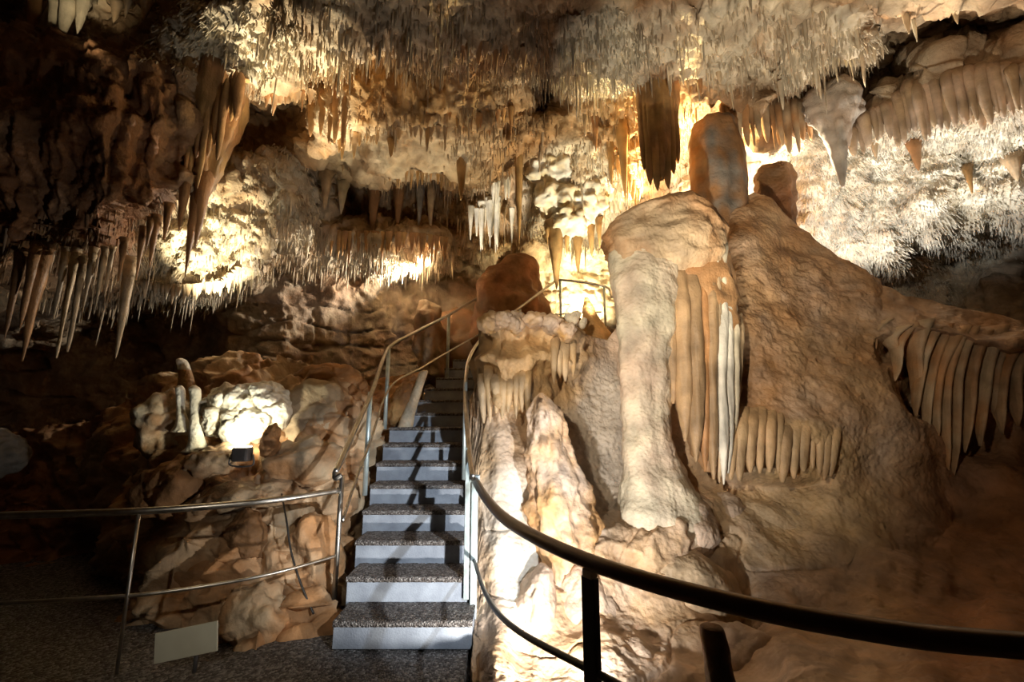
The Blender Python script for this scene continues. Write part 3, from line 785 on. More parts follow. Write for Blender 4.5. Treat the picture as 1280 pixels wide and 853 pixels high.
# ------------------------------------------------------------------ hanging things on the ceiling
def hang(px, py0, py1, hw, Y, base=BEIGE, second=None, seed=0, flutes=(), m=26, n=12, parent=None, name='stalactite', shape=None, bump=0.0, Yo=0.0, sink=0.0):
    Y = Y + Yo
    c0 = P(px, py0, Y)
    z1 = P(px, py1, Y)[2]
    k = np.array(shape[0]) if shape else np.array([0, .12, .35, .6, .85, 1.0])
    w = np.array(shape[1]) if shape else np.array([1.25, 1.0, .8, .55, .3, .06])
    zz = c0[2] + (z1 - c0[2]) * k
    fw = c0[1] * CT + (zz - CAMZ) * ST; u = -c0[1] * ST + (zz - CAMZ) * CT
    px_ = 640 + FPX * c0[0] / fw; py_ = 426.5 - FPX * u / fw
    Yr = Y + sink * (1 - k) ** 5
    px_ = 640 + FPX * (c0[0] * Yr / Y) / (Yr * CT + (zz - CAMZ) * ST)
    py_ = 426.5 - FPX * (-Yr * ST + (zz - CAMZ) * CT) / (Yr * CT + (zz - CAMZ) * ST)
    V, Fc = loft(np.column_stack([px_, py_, hw * w]), Yr, m=m, n=n, dr=0.95, flutes=flutes, rough=0.05, seed=seed, bump=bump, nfreq=(9.0, 9.0, 2.2))
    return part(name, V, Fc, M_DRAPE, parent, tint(V, base, 0.3, second, 2.5, seed))

STAL = [ # px, py top, py tip, half width, Y, colour
 (52, -30, 52, 11, 4.2, BROWN * 1.5), (76, -25, 42, 10, 4.1, PALE), (92, -25, 50, 12, 4.1, PALE), (110, -25, 42, 9, 4.15, PALE), (150, -15, 28, 9, 4.2, BEIGE), (163, -15, 22, 6, 4.2, BEIGE), (186, -15, 24, 9, 4.2, BEIGE),
 (62, 275, 452, 10, 3.55, BROWN * 1.3), (100, 285, 448, 5.5, 3.5, BEIGE), (88, 285, 400, 5, 3.5, BEIGE), (122, 285, 405, 4.5, 3.5, BEIGE), (110, 295, 440, 5, 3.45, BEIGE), (136, 285, 388, 4, 3.5, BEIGE), (168, 300, 448, 7.5, 3.6, BEIGE),
 (160, 275, 352, 5, 3.6, BROWN * 1.6), (184, 260, 350, 5, 3.7, BROWN * 1.6), (200, 245, 335, 6, 3.75, BROWN * 1.6), (52, 275, 410, 6, 3.5, BROWN), (34, 285, 430, 7, 3.5, BROWN), (215, 232, 300, 6, 3.85, BROWN * 1.5), (145, 285, 372, 3.5, 3.55, BEIGE), (192, 250, 318, 5, 3.7, BROWN * 1.6),
 (249, 215, 352, 7, 4.25, BROWN * 1.3), (258, 200, 310, 10, 4.3, BROWN * 1.5), (236, 200, 290, 8, 4.2, BROWN * 1.5),
 (694, 270, 362, 11, 6.1, OCHRE), (721, 270, 342, 8, 6.2, OCHRE), (708, 280, 318, 5, 6.1, OCHRE * 1.3), (738, 270, 320, 6, 6.1, OCHRE * 1.3), (748, 265, 312, 5, 6.0, OCHRE * 1.3), (684, 275, 305, 4, 6.1, OCHRE),
 (648, 80, 305, 9, 5.9, OCHRE), (578, 150, 250, 11, 5.8, OCHRE * .9), (470, 205, 290, 11, 6.7, BROWN * 1.3), (500, 215, 288, 8, 6.8, BROWN * 1.5), (540, 220, 290, 6, 6.8, BEIGE), (526, 220, 285, 6, 6.9, GREY), (490, 165, 197, 7, 5.1, OCHRE),
 (1140, 165, 214, 9, 4.8, BROWN * 1.6), (1206, 195, 242, 6, 4.7, OCHRE), (1262, 180, 226, 12, 4.4, BEIGE), (1090, 165, 200, 6, 5.0, BEIGE),
 (1124, -25, 42, 8, 3.5, BEIGE), (1133, -20, 52, 4, 3.5, PALE), (1186, -25, 30, 7, 3.4, BEIGE), (1112, -25, 22, 7, 3.5, PALE),
 (868, 20, 120, 9, 4.5, BROWN * 1.5), (893, 30, 105, 11, 4.4, BEIGE), (840, 60, 150, 10, 4.8, BROWN * 1.6), (775, 110, 250, 10, 5.4, OCHRE * 1.2), (760, 120, 235, 8, 5.6, OCHRE * 1.1), (742, 110, 190, 7, 5.4, BROWN * 1.6),
 (730, 110, 170, 5, 5.3, BEIGE), (705, 120, 200, 6, 5.8, OCHRE), (600, 160, 225, 7, 6.0, OCHRE), (430, 215, 268, 8, 6.3, PALE), (410, 205, 262, 9, 6.0, BEIGE), (380, 215, 290, 7, 5.9, PALE), (365, 225, 300, 6, 5.8, PALE),
]
for i, s in enumerate(STAL):
    hang(*s[:5], base=s[5], second=s[5] * 0.7, seed=i * 1.7, parent=wall_right if (s[0] > 985 and s[1] > 110) else ceiling, flutes=((5, .08, i),), sink=0.45 if s[0] < 230 and s[1] > 200 else 0.2, bump=0.02)
hang(1035, 100, 234, 15, 4.6, GREY * 1.25, PINK * .8, 91, ((4, .12, 0), (7, .08, 1)), 50, 28, wall_right, 'stalactite', ([0, .12, .3, .45, .6, .8, 1], [1.6, 2.1, 1.9, 1.2, .8, .5, .1]), bump=.06, sink=.2)
# cluster of bright straws by the landing
for i in range(16):
    x = rnd.uniform(588, 642)
    hang(x, 252 + rnd.uniform(-8, 10), 300 + rnd.uniform(-14, 18), rnd.uniform(2.5, 4.5), 6.85 + rnd.uniform(-.1, .1), WHITE, PALE, 100 + i, parent=ceiling, n=8, m=16)
for i in range(7):
    x = rnd.uniform(615, 640)
    hang(x, 218 + (640 - x) * 0.5, 246 + (640 - x) * 0.5, 3, 6.6, WHITE, PALE, 130 + i, parent=ceiling, n=8, m=14)

# long brown curtain in front of the lit recess
CURT = ([0, .1, .4, .7, .88, .96, 1], [.8, 1, 1, .95, .8, .55, .1])
hang(812, 12, 226, 19, 4.86, BROWN * 1.3, OCHRE * .8, 155, ((5, .08, 0), (9, .05, 1)), 60, 32, ceiling, 'drapery_body', CURT)
for i, (x, hw, bot) in enumerate([(794, 5, 214), (800, 6, 232), (808, 6, 238), (815, 5, 226), (821, 6, 236), (828, 6, 218), (834, 5, 205)]):
    hang(x, 14, bot, hw, 4.75 + 0.02 * (abs(i - 3)), BROWN * 1.5, OCHRE * .8, 160 + i, ((3, .08, i),), 50, 12, ceiling, 'drapery_fold', CURT, sink=0.25)
# brown folds on the hanging rock at the left
hang(268, 84, 250, 34, 4.45, BROWN * 1.5, OCHRE * .8, 176, ((7, .08, 0), (12, .05, 1)), 50, 48, ceiling, 'drapery_body', ([0, .1, .4, .7, .92, 1], [.8, 1.1, 1, .7, .4, .1]))
for i, x in enumerate(range(230, 312, 6)):
    hang(x, 96 + 8 * math.sin(i), 170 + 50 * math.sin(i * 0.3 + 0.3) + 24 * math.sin(i * 2.3), 4.2 + 1.2 * math.sin(i * 1.7), 4.24 + 0.03 * math.sin(i * 2), BROWN * 1.6, OCHRE, 180 + i, ((3, .1, i),), 40, 10, ceiling, 'drapery_fold', ([0, .1, .35, .7, .92, 1], [.4, .8, 1.1, .9, .5, .08]))
# rows of folds on the right-hand shelves
def shelf_folds(x0, x1, ytop, ybot, Y, step, hw, base, second, parent, sd):
    x = x0; i = 0
    while x < x1:
        h = hw * rnd.uniform(0.6, 1.3)
        hang(x, np.interp(x, *ytop) + rnd.uniform(-4, 4), np.interp(x, *ybot) + rnd.uniform(-12, 8), h, np.interp(x, *Y) + rnd.uniform(-.04, .04), base * rnd.uniform(.85, 1.15), second, sd + i,
             ((3, .08, i),), 26, 12, parent, 'drapery_fold', ([0, .1, .35, .7, .92, 1], [.35, 1.0, 1.1, .75, .45, .1]), Yo=0.04, sink=0.35)
        x += h * rnd.uniform(1.3, 2.1) * step; i += 1
shelf_folds(1040, 1320, ([1040, 1060, 1100, 1130, 1180, 1230, 1330], [150, 140, 106, 80, 60, 54, 46]), ([1040, 1150, 1200, 1330], [192, 170, 158, 140]), ([1040, 1110, 1180, 1280, 1340], [4.78, 4.55, 4.15, 3.68, 3.4]), 0.8, 6.0, PINK * 1.1, BEIGE * .75, ceiling, 200)
shelf_folds(900, 1010, ([900, 950, 1010], [112, 92, 110]), ([900, 950, 1010], [172, 186, 182]), ([900, 950, 1010], [4.9, 4.85, 4.8]), 0.95, 5.0, BEIGE, BROWN * 1.6, ceiling, 260)
shelf_folds(395, 440, ([395, 440], [88, 80]), ([395, 440], [170, 200]), ([395, 440], [4.85, 4.75]), 1.1, 5, OCHRE, BROWN * 1.5, ceiling, 300)

# ------------------------------------------------------------------ masses of tiny spikes (uncountable): one object each
def spikes(name, parent, n, region, length, width, seed, colr, down=0.8, zmax=0.4, mat=None):
    """hang tiny calcite spikes over the shell where region() is high"""
    rs = np.random.RandomState(seed)
    w = region(PXc, PYc) * np.clip((zmax - Nc[..., 2]) * 3, 0, 1)
    # area weight
    du = np.linalg.norm(np.gradient(Vc, axis=1), axis=2); dv = np.linalg.norm(np.gradient(Vc, axis=0), axis=2)
    p = (w * du * dv).ravel(); p[p < 0] = 0; p /= p.sum()
    idx = rs.choice(len(p), n, p=p)
    base = Vc.reshape(-1, 3)[idx]; nn = Nc.reshape(-1, 3)[idx]
    L = length * rs.lognormal(0, 0.45, n)[:, None]; R = width * rs.lognormal(0, 0.3, n)[:, None]
    ax = nn * (1 - down) + np.array([0, 0, -1.0]) * down + rs.normal(size=(n, 3)) * 0.12 * (1.2 - down)
    ax /= np.linalg.norm(ax, axis=1)[:, None]
    t = np.cross(ax, np.array([0.3, 0.9, 0.1])); t /= np.linalg.norm(t, axis=1)[:, None]; b = np.cross(ax, t)
    k = 5
    th = np.linspace(0, 2 * np.pi, k, endpoint=False)
    rings = []
    for h, r in ((-0.25, 1.1), (0.35, 0.75), (0.8, 0.4)):
        rings.append(base[:, None] + ax[:, None] * L[:, None] * h + (np.cos(th)[None, :, None] * t[:, None] + np.sin(th)[None, :, None] * b[:, None]) * (R * r)[:, None])
    tip = base[:, None] + ax[:, None] * L[:, None]
    V = np.concatenate(rings + [tip], 1)             # n, 16, 3
    f = []
    for r in (0, 1):
        for j in range(k):
            a, b_, c_, d_ = r * k + j, r * k + (j + 1) % k, (r + 1) * k + (j + 1) % k, (r + 1) * k + j
            f += [(a, b_, c_), (a, c_, d_)]
    for j in range(k): f.append((2 * k + j, 2 * k + (j + 1) % k, 3 * k))
    f = np.array(f)
    Fc = (f[None] + (np.arange(n) * 16)[:, None, None]).reshape(-1, 3)
    cc = Cc.reshape(-1, 3)[idx] * (1 - colr[1]) + colr[0] * colr[1]
    cc = np.clip(cc * rs.uniform(0.8, 1.15, (n, 1)), 0.01, .95)
    o = part(name, V.reshape(-1, 3), Fc, mat or M_CORAL, parent, np.repeat(cc, 16, 0))
    return tag(o, kind='stuff')
R_right = lambda x, y: mask(x, y, [(1130, 250, 175, 105, 1.0), (1250, 215, 100, 80, 1.0), (1010, 250, 55, 80, 1.0), (1150, 368, 60, 18, .8)])
R_pop = lambda x, y: mask(x, y, [(300, 55, 105, 48, 1.0), (235, 75, 60, 30, .9), (240, 320, 80, 70, 1.0), (345, 250, 62, 55, .8), (755, 55, 60, 60, 1.0), (1030, 70, 60, 50, 1.0), (860, 190, 30, 60, 1), (720, 245, 70, 65, 1.0)])
R_ceil = lambda x, y: mask(x, y, [(480, 40, 180, 60, .7), (650, 60, 120, 60, .7), (930, 55, 160, 60, .35), (470, 320, 110, 25, 1.2), (560, 270, 130, 50, .7), (460, 110, 80, 60, .4), (620, 170, 80, 60, .5), (100, 320, 130, 60, .5), (770, 190, 50, 80, .6), (345, 300, 80, 50, .7)])
spikes('coralloid_crust', wall_right, 22000, R_right, 0.044, 0.0085, 1, (WHITE, 0.6), down=0.55, zmax=0.9)
spikes('coralloid_crust', ceiling, 9500, R_pop, 0.055, 0.010, 2, (PALE, 0.4), down=0.7, zmax=0.8)
spikes('stalactite_fringe', ceiling, 8500, R_ceil, 0.085, 0.010, 3, (BEIGE, 0.2), down=0.97, zmax=0.25)
spikes('straw_fringe', ceiling, 1500, lambda x, y: R_ceil(x, y) + 0.5 * R_pop(x, y), 0.19, 0.015, 4, (PALE, 0.3), down=1.0, zmax=-0.1)

# countable fringes of stalactites along the lips
def fringe(pts, n, lo, hi, hw, base, second, sd, parent=None):
    pts = np.array(pts, float)
    for i in range(n):
        t = (i + rnd.uniform(.1, .9)) / n * (len(pts) - 1); k = min(int(t), len(pts) - 2); f = t - k
        p = pts[k] * (1 - f) + pts[k + 1] * f
        L = lo + (hi - lo) * rnd.random() ** 2
        hang(p[0], p[1] - 6, p[1] + L, hw * rnd.uniform(.6, 1.3), p[2], base, second, sd + i, m=12, n=8, parent=parent or ceiling)
fringe([(372, 296, 6.35), (420, 296, 6.45), (470, 296, 6.5), (520, 298, 6.55), (560, 304, 6.8)], 36, 10, 36, 3.2, OCHRE * 1.2, BROWN * 1.6, 400)
fringe([(175, 352, 5.2), (205, 362, 5.2), (240, 362, 5.2), (275, 358, 5.3), (298, 340, 5.4)], 26, 6, 20, 3.6, PALE, BEIGE, 450)
fringe([(395, 150, 4.95), (430, 175, 5.1), (470, 172, 5.1), (520, 165, 5.15), (560, 165, 5.2)], 22, 6, 26, 3.5, BEIGE, OCHRE, 500)
fringe([(425, 208, 5.9), (480, 214, 5.95), (530, 222, 6.0), (570, 228, 6.3)], 22, 6, 20, 2.8, BEIGE, OCHRE, 530)
fringe([(420, 52, 3.95), (480, 52, 3.9), (540, 56, 3.9), (610, 62, 4.0), (670, 70, 4.1)], 26, 10, 40, 4.5, BEIGE, BROWN * 1.6, 560)
fringe([(560, 140, 5.0), (600, 150, 5.1), (640, 140, 5.5)], 12, 10, 34, 3.5, OCHRE, BROWN * 1.6, 590)
fringe([(770, 200, 5.6), (785, 225, 5.7), (800, 250, 5.9)], 8, 10, 30, 4, OCHRE * 1.4, OCHRE, 610)
fringe([(230, 120, 4.3), (290, 110, 4.35), (340, 120, 4.6), (390, 120, 4.8)], 18, 8, 30, 4, BEIGE, BROWN * 1.8, 640)

# cauliflower cluster hanging near the landing
cau = empty('calcite_cluster', P(712, 290, 6.1))
tag(cau, 'hanging white cauliflower-like calcite cluster above the landing railing', 'calcite cluster')
for i, (x, y, w, h) in enumerate([(690, 215, 30, 26), (722, 218, 34, 28), (750, 228, 22, 26), (700, 248, 32, 28), (732, 255, 30, 30), (715, 278, 28, 20)]):
    k = mpp(x, y, 6.1)
    V, Fc = boulder(P(x, y, 6.15 + 0.05 * (i % 2)), (w * k, 0.3, h * k), 300 + i, 5, 0.09, 5, 0, 0.3, bump=0.10)
    part('calcite_lobe', V, Fc, M_CORAL, cau, tint(V, WHITE * .95, 0.2, PALE * np.array([1, .9, .7]), 4))

# ------------------------------------------------------------------ rocks round the head of the stairs
def rock(name, px, py, Y, w, h, d, seed, base, label, cat='rock', rot=0.0, second=None, sharp=0.85, rough=0.06, bump=0.012, group=None, mat=None):
    k = mpp(px, py, Y)
    V, Fc = boulder(P(px, py, Y), (w * k, d, h * k), seed, 9, rough, 5, rot, sharp, bump)
    o = link(name, new_mesh(name, V, Fc, tint(V, base, 0.25, second if second is not None else base * .7, 2.2, seed)), mat or M_ROCK)
    centre_origin(o)
    return tag(o, label, cat, group)
rock('domed_rock', 640, 400, 7.3, 52, 84, 0.6, 401, REDB * 1.3, 'dark red-brown domed rock rising behind the top of the stairs', 'rock', second=BROWN, sharp=.45)
rock('shadowed_rock', 575, 440, 7.6, 52, 60, 0.5, 402, BROWN, 'dark brown rock beside the topmost stair steps', 'rock', second=BROWN * .8)
rock('leaning_rock', 538, 430, 7.0, 20, 58, 0.3, 403, BEIGE * .8, 'narrow upright tan rock between the stair railing posts', 'rock', rot=0.1, second=BROWN)
rock('dark_boulder', 700, 430, 7.6, 70, 36, 0.5, 404, DARK, 'black-looking boulder under the landing railing', 'rock')
V, Fc = loft([(733, 372, 2), (735, 382, 6), (738, 395, 9), (742, 410, 14), (746, 424, 20), (748, 440, 24)], 5.6, m=40, n=24, rough=0.04, seed=51, flutes=((4, .08, 0),))
o = link('brown_stalagmite', new_mesh('brown_stalagmite', V, Fc, tint(V, OCHRE, 0.25, BROWN * 1.5, 3)), M_FLOW)
centre_origin(o); tag(o, 'small ochre cone stalagmite in front of the landing railing', 'stalagmite')
crys = empty('white_crystals', P(718, 425, 5.2))
tag(crys, 'small bright white knobbly calcite sprig beside the ochre cone stalagmite', 'calcite')
for i in range(16):
    x = 718 + rnd.gauss(0, 6); y = 405 + rnd.gauss(0, 9)
    if i < 3: x, y = 704 + rnd.gauss(0, 2), 410 + rnd.gauss(0, 3)
    k = mpp(x, y, 5.2)
    V, Fc = boulder(P(x, y, 5.05 + rnd.uniform(-.05, .05)), (4.6 * k, 4.6 * k, 5.5 * k), 420 + i, 4, 0.05, 2, 0, .3)
    part('calcite_knob', V, Fc, M_CORAL, crys, np.broadcast_to(WHITE * 1.1, V.shape))
# rocks left of the stairs
V, Fc = loft([(531, 463, 3), (529, 467, 5.5), (523, 485, 6), (515, 505, 7), (508, 528, 9), (504, 545, 10)], 5.35, m=30, n=16, rough=0.025, seed=61, bump=.012)
o = link('pale_stalagmite', new_mesh('pale_stalagmite', V, Fc, tint(V, PALE, 0.2, BEIGE, 4)), M_FLOW)
centre_origin(o); tag(o, 'pale broken stalagmite leaning by the stair edge under the railing', 'stalagmite')
rock('tan_boulder', 502, 505, 5.45, 16, 32, 0.2, 431, OCHRE * 1.1, 'ochre lump of rock beside the pale broken stalagmite', 'rock', rot=-.4, second=BROWN * 1.5, sharp=.5)

# ------------------------------------------------------------------ rock heap left of the stairs
LD = Depth([
 (-260, [(520, 4.6), (700, 4.4), (853, 3.8), (960, 3.0)]),
 (0,   [(545, 5.5), (640, 5.2), (760, 4.6), (853, 3.5), (960, 3.0)]),
 (120, [(530, 5.6), (600, 5.3), (700, 5.1), (760, 4.6), (853, 3.5), (960, 3.0)]),
 (170, [(500, 5.6), (530, 5.2), (570, 4.8), (640, 4.6), (720, 4.2), (780, 3.7), (840, 3.2), (960, 2.9)]),
 (230, [(465, 5.5), (490, 4.95), (560, 4.5), (600, 4.2), (650, 4.0), (700, 3.82), (740, 3.7), (790, 3.48), (825, 3.3), (960, 3.0)]),
 (300, [(450, 5.5), (475, 5.0), (560, 4.5), (590, 4.3), (640, 4.0), (700, 3.8), (750, 3.6), (790, 3.42), (818, 3.25), (960, 2.95)]),
 (360, [(450, 5.6), (480, 5.0), (560, 4.5), (600, 4.25), (680, 3.9), (740, 3.68), (790, 3.45), (812, 3.3), (960, 3.0)]),
 (410, [(465, 5.5), (500, 4.9), (560, 4.5), (640, 4.18), (720, 3.95), (760, 3.78), (790, 3.62), (808, 3.5), (960, 3.2)]),
 (445, [(478, 5.7), (520, 5.1), (600, 4.7), (700, 4.35), (800, 3.8), (960, 3.0)]),
 (480, [(480, 6.3), (520, 5.85), (560, 5.4), (700, 5.0), (960, 3.6)]),
 (530, [(465, 6.7), (500, 6.5), (560, 6.1), (960, 4.6)]),
])
def build_heap():
    pxs = np.concatenate([np.linspace(-255, -5, 40), np.arange(0, 530, 2.2)])
    top = lambda x: np.interp(x, [-260, 0, 120, 170, 215, 260, 320, 400, 450, 530], [520, 545, 528, 505, 472, 456, 452, 462, 476, 466])
    PX, PY, V = sheet_grid(LD, pxs, top, lambda x: np.full(x.shape, 955.0), 260, warp=9, seed=9.0, wl=60)
    K = 16
    e = (np.linspace(0, 1, K + 1)[1:] ** 1.6 * 1.6)[::-1]
    t0 = V[0]; sl = (t0[:, 2] - CAMZ) / t0[:, 1]; ax = t0[:, 0] / t0[:, 1]
    back = np.stack([t0[None, :, 0] + ax[None] * e[:, None], t0[None, :, 1] + e[:, None], t0[None, :, 2] + sl[None] * e[:, None] - (0.08 * e + 0.2 * e * e)[:, None]], -1)
    V = np.concatenate([back, V], 0); PX = np.concatenate([np.repeat(PX[:1], K, 0), PX], 0); PY = np.concatenate([np.repeat(PY[:1], K, 0), PY], 0)
    Nn = blur_grid(grid_normals(V), 3); Nn /= np.linalg.norm(Nn, axis=2)[..., None] + 1e-9
    w = worley(V * 2.6 + 3)
    d = 0.16 * fbm(V * 1.6 + 5, 3) + 0.07 * (0.5 - w) + 0.10 * ridge(V * 2.6, 3) + 0.05 * (0.5 - worley(V * 7)) + 0.03 * fbm(V * 10, 3)
    V = V + Nn * d[..., None]
    c = tint(V.reshape(-1, 3), BROWN * 1.6, 0.25, BEIGE * .9, 1.7).reshape(V.shape)
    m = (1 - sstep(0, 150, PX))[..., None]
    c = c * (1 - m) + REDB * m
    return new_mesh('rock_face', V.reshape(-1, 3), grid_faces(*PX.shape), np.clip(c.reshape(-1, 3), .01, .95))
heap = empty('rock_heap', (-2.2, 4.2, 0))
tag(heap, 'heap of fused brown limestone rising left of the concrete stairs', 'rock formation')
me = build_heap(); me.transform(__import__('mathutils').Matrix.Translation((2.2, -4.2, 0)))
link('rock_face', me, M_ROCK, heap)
rock('slab_boulder', 398, 518, 4.75, 40, 46, 0.28, 501, BEIGE * .95, 'tan slab boulder between the white flowstone and the stairs', rot=-.5)
rock('round_boulder', 226, 606, 4.12, 48, 42, 0.3, 502, BROWN * 1.6, 'round brown boulder below the white stalagmites', sharp=.5)
rock('knobbly_boulder', 266, 577, 4.1, 34, 20, 0.2, 503, BEIGE * .9, 'small knobbly tan rock beside the floodlight', rot=.2, sharp=.4, bump=.04, second=BROWN)
rock('pitted_boulder', 206, 535, 4.4, 34, 42, 0.25, 504, PALE * .8, 'pitted pale rock under the thin white stalagmites', sharp=.4, bump=.08, second=BROWN)
rock('corner_boulder', 412, 478, 5.3, 42, 26, 0.3, 505, BROWN * 1.5, 'brown boulder at the top of the heap beside the stair railing')
rock('wedge_boulder', 370, 580, 4.3, 60, 34, 0.3, 506, BEIGE * .8, 'wide wedge of brown rock below the tan slab boulder', rot=.15, second=BROWN * 1.4)
rock('upright_rock', 338, 552, 4.15, 11, 24, 0.12, 507, BROWN * 1.7, 'small upright brown stone just right of the floodlight', sharp=.5)
rock('ledge_rock', 305, 625, 4.05, 72, 22, 0.25, 508, BEIGE * .75, 'flat brown ledge rock under the floodlight', rot=.08, second=BROWN * 1.3)
rock('fallen_rock', 312, 668, 3.8, 22, 34, 0.18, 509, BROWN, 'dark slanting rock in the crevice behind the steel railing', rot=.7)
rock('foot_boulder', 322, 770, 3.38, 44, 40, 0.2, 510, BEIGE * .9, 'rough tan boulder at the floor behind the steel railing', second=BROWN * 1.5, bump=.03)
rock('side_boulder', 392, 700, 3.85, 34, 60, 0.22, 511, BEIGE * .95, 'tall tan rock under the end of the steel railing', second=BROWN * 1.6, rot=.2)
rock('stair_boulder', 447, 520, 5.2, 26, 44, 0.22, 512, BROWN * 1.6, 'brown rock pressed against the stair railing foot', rot=.25)
rock('low_boulder', 250, 740, 3.85, 60, 50, 0.25, 513, BROWN * 1.4, 'dim brown boulder behind the blank sign')
rock('pale_rock', -6, 572, 4.6, 26, 34, 0.25, 514, GREY * .7, 'grey rock alone in the dark left passage')

# white flowstone with thin white stalagmites
fs = empty('white_flowstone', P(310, 580, 4.35))
tag(fs, 'brightly lit cream-white flowstone lump above the floodlight', 'flowstone')
for i, (x, y, w, h, Y) in enumerate([(282, 500, 20, 22, 4.42), (302, 505, 26, 26, 4.42), (332, 500, 30, 24, 4.5), (345, 512, 20, 26, 4.5), (275, 525, 18, 24, 4.36), (300, 535, 22, 26, 4.36), (322, 530, 24, 22, 4.42), (264, 508, 9, 14, 4.4)]):
    k = mpp(x, y, Y)
    V, Fc = boulder(P(x, y, Y), (w * k, .2, h * k), 520 + i, 6, 0.06, 5, 0, .5, bump=.02)
    part('flowstone_lobe', V, Fc, M_FLOW, fs, tint(V, WHITE * .97, 0.12, PALE, 3))
WST = [(226, 482, 540, 5, 'short white stalagmite with a pitted pale rock foot', 4.25), (244, 482, 565, 6.5, 'tall slender white stalagmite next to the cream flowstone', 4.22)]
for i, (x, y0, y1, hw, lab, Y) in enumerate(WST):
    V, Fc = loft([(x - 1, y0, 2), (x - 1, y0 + 4, hw), (x, y0 + 12, hw), (x, (y0 + y1) / 2, hw * .9), (x + 2, y1 - 10, hw * 1.6), (x + 2, y1, hw * 2.6)], Y, m=34, n=16, rough=.02, seed=70 + i)
    o = link('white_stalagmite', new_mesh('white_stalagmite', V, Fc, tint(V, WHITE, .1, PALE, 4)), M_FLOW)
    centre_origin(o); tag(o, lab, 'stalagmite')
V, Fc = loft([(226, 448, 2), (227, 451, 6), (230, 460, 7), (232, 470, 8), (233, 485, 10), (234, 505, 12)], 4.7, m=24, n=16, rough=.02, seed=75)
cc = tint(V, BROWN * 1.4, .1, OCHRE * .8, 4)
o = link('white_tipped_stalagmite', new_mesh('white_tipped_stalagmite', V, Fc, cc), M_FLOW)
centre_origin(o); tag(o, 'brown stalagmite with a rounded white tip behind the two white ones', 'stalagmite')
ztip = P(226, 463, 4.7)[2]
at = o.data.color_attributes['Col']
for i, v in enumerate(o.data.vertices):
    if v.co.z + o.location.z > ztip: at.data[i].color = (*WHITE, 1)

# floodlight fixture on the heap
fl = empty('floodlight', P(304, 585, 4.0))
tag(fl, 'small grey floodlight shining up at the white flowstone', 'lamp')
c = P(303, 568, 4.0)
V, Fc = box(c, (0.15, 0.11, 0.13), 0.02); part('housing', V, Fc, M_HOUSING, fl, smooth=False)
V, Fc = box(c + np.array([0, 0.0, 0.068]), (0.12, 0.08, 0.012), 0.004)
mE, nE, lE, bE = nt('lamp_glass_lit')
bE.inputs['Base Color'].default_value = (1, 1, 1, 1); bE.inputs['Emission Color'].default_value = (1, .93, .75, 1); bE.inputs['Emission Strength'].default_value = 5
part('glass', V, Fc, mE, fl, smooth=False)
V, Fc = pipe([c + np.array([-.10, 0, 0]), c + np.array([-.10, 0, -.10]), c + np.array([.10, 0, -.10]), c + np.array([.10, 0, 0])], 0.008, m=24); part('bracket', V, Fc, M_HOUSING, fl)
lamp('floodlight_lamp', c + np.array([0, -0.02, 0.12]), 15, (1.0, .95, .72), P(312, 490, 4.6), 150, .5)

# cable running down the rocks
V, Fc = pipe([P(352, 618, 3.85), P(358, 650, 3.62), P(364, 690, 3.52), P(376, 730, 3.45), P(392, 768, 3.4)], 0.008, m=50, n=8)
o = link('cable', new_mesh('cable', V, Fc), M_PAINT); centre_origin(o); tag(o, 'thin dark cable hanging down over the brown rocks', 'cable')

# ------------------------------------------------------------------ stairs
D0, TR, RI = 3.13, 0.291, 0.1745
NST = 15
stair = empty('staircase', (-0.75, D0, 0))
tag(stair, 'steep concrete staircase with gravelly dark treads climbing into the cave', 'stairs')
LX = [417, 434, 445, 454, 463, 471, 479, 487, 498, 514, 531, 545, 556, 566, 576]
RX = [590, 588, 586, 585, 585, 588, 592, 596, 600, 604, 607, 609, 612, 616, 622]
for k in range(1, NST + 1):
    Y = D0 + (k - 1) * TR; z = k * RI
    b = (z - CAMZ) / Y                      # slope -> pixel scale at this nose
    fw = (Y * CT + (z - CAMZ) * ST)
    x0 = (LX[k - 1] - 640) / FPX * fw; x1 = (RX[k - 1] - 640) / FPX * fw
    dp = TR + 0.06
    th = 0.035
    zb = max(0.0, z - RI - 0.12)
    V, Fc = box(((x0 + x1) / 2, Y + dp / 2, (zb + z - th) / 2), (x1 - x0, dp, z - th - zb), 0.004)
    st = part('step', V, Fc, M_CONC, stair, smooth=False)
    # tread of exposed gravel, slightly uneven nose
    nx, ny = 70, 14
    gx = np.linspace(x0 - .004, x1 + .004, nx); gy = np.linspace(Y - 0.006, Y + dp, ny)
    X, Yg = np.meshgrid(gx, gy)
    V = np.stack([X, Yg, np.full(X.shape, z)], -1)
    V[..., 2] += 0.006 * (noise(V * 45) + noise(V * 90 + 3) * .6)
    V[0, :, 1] += 0.006 * noise(V[0] * 40 + 9); 
    skirt = V[:1].copy(); skirt[..., 2] = z - th; skirt[..., 1] += 0.004 * noise(skirt * 50)
    skirt2 = skirt.copy(); skirt2[..., 1] += 0.02
    V = np.concatenate([skirt2, skirt, V], 0)
    o = part('tread', V.reshape(-1, 3), grid_faces(ny + 2, nx), M_TREAD, st)

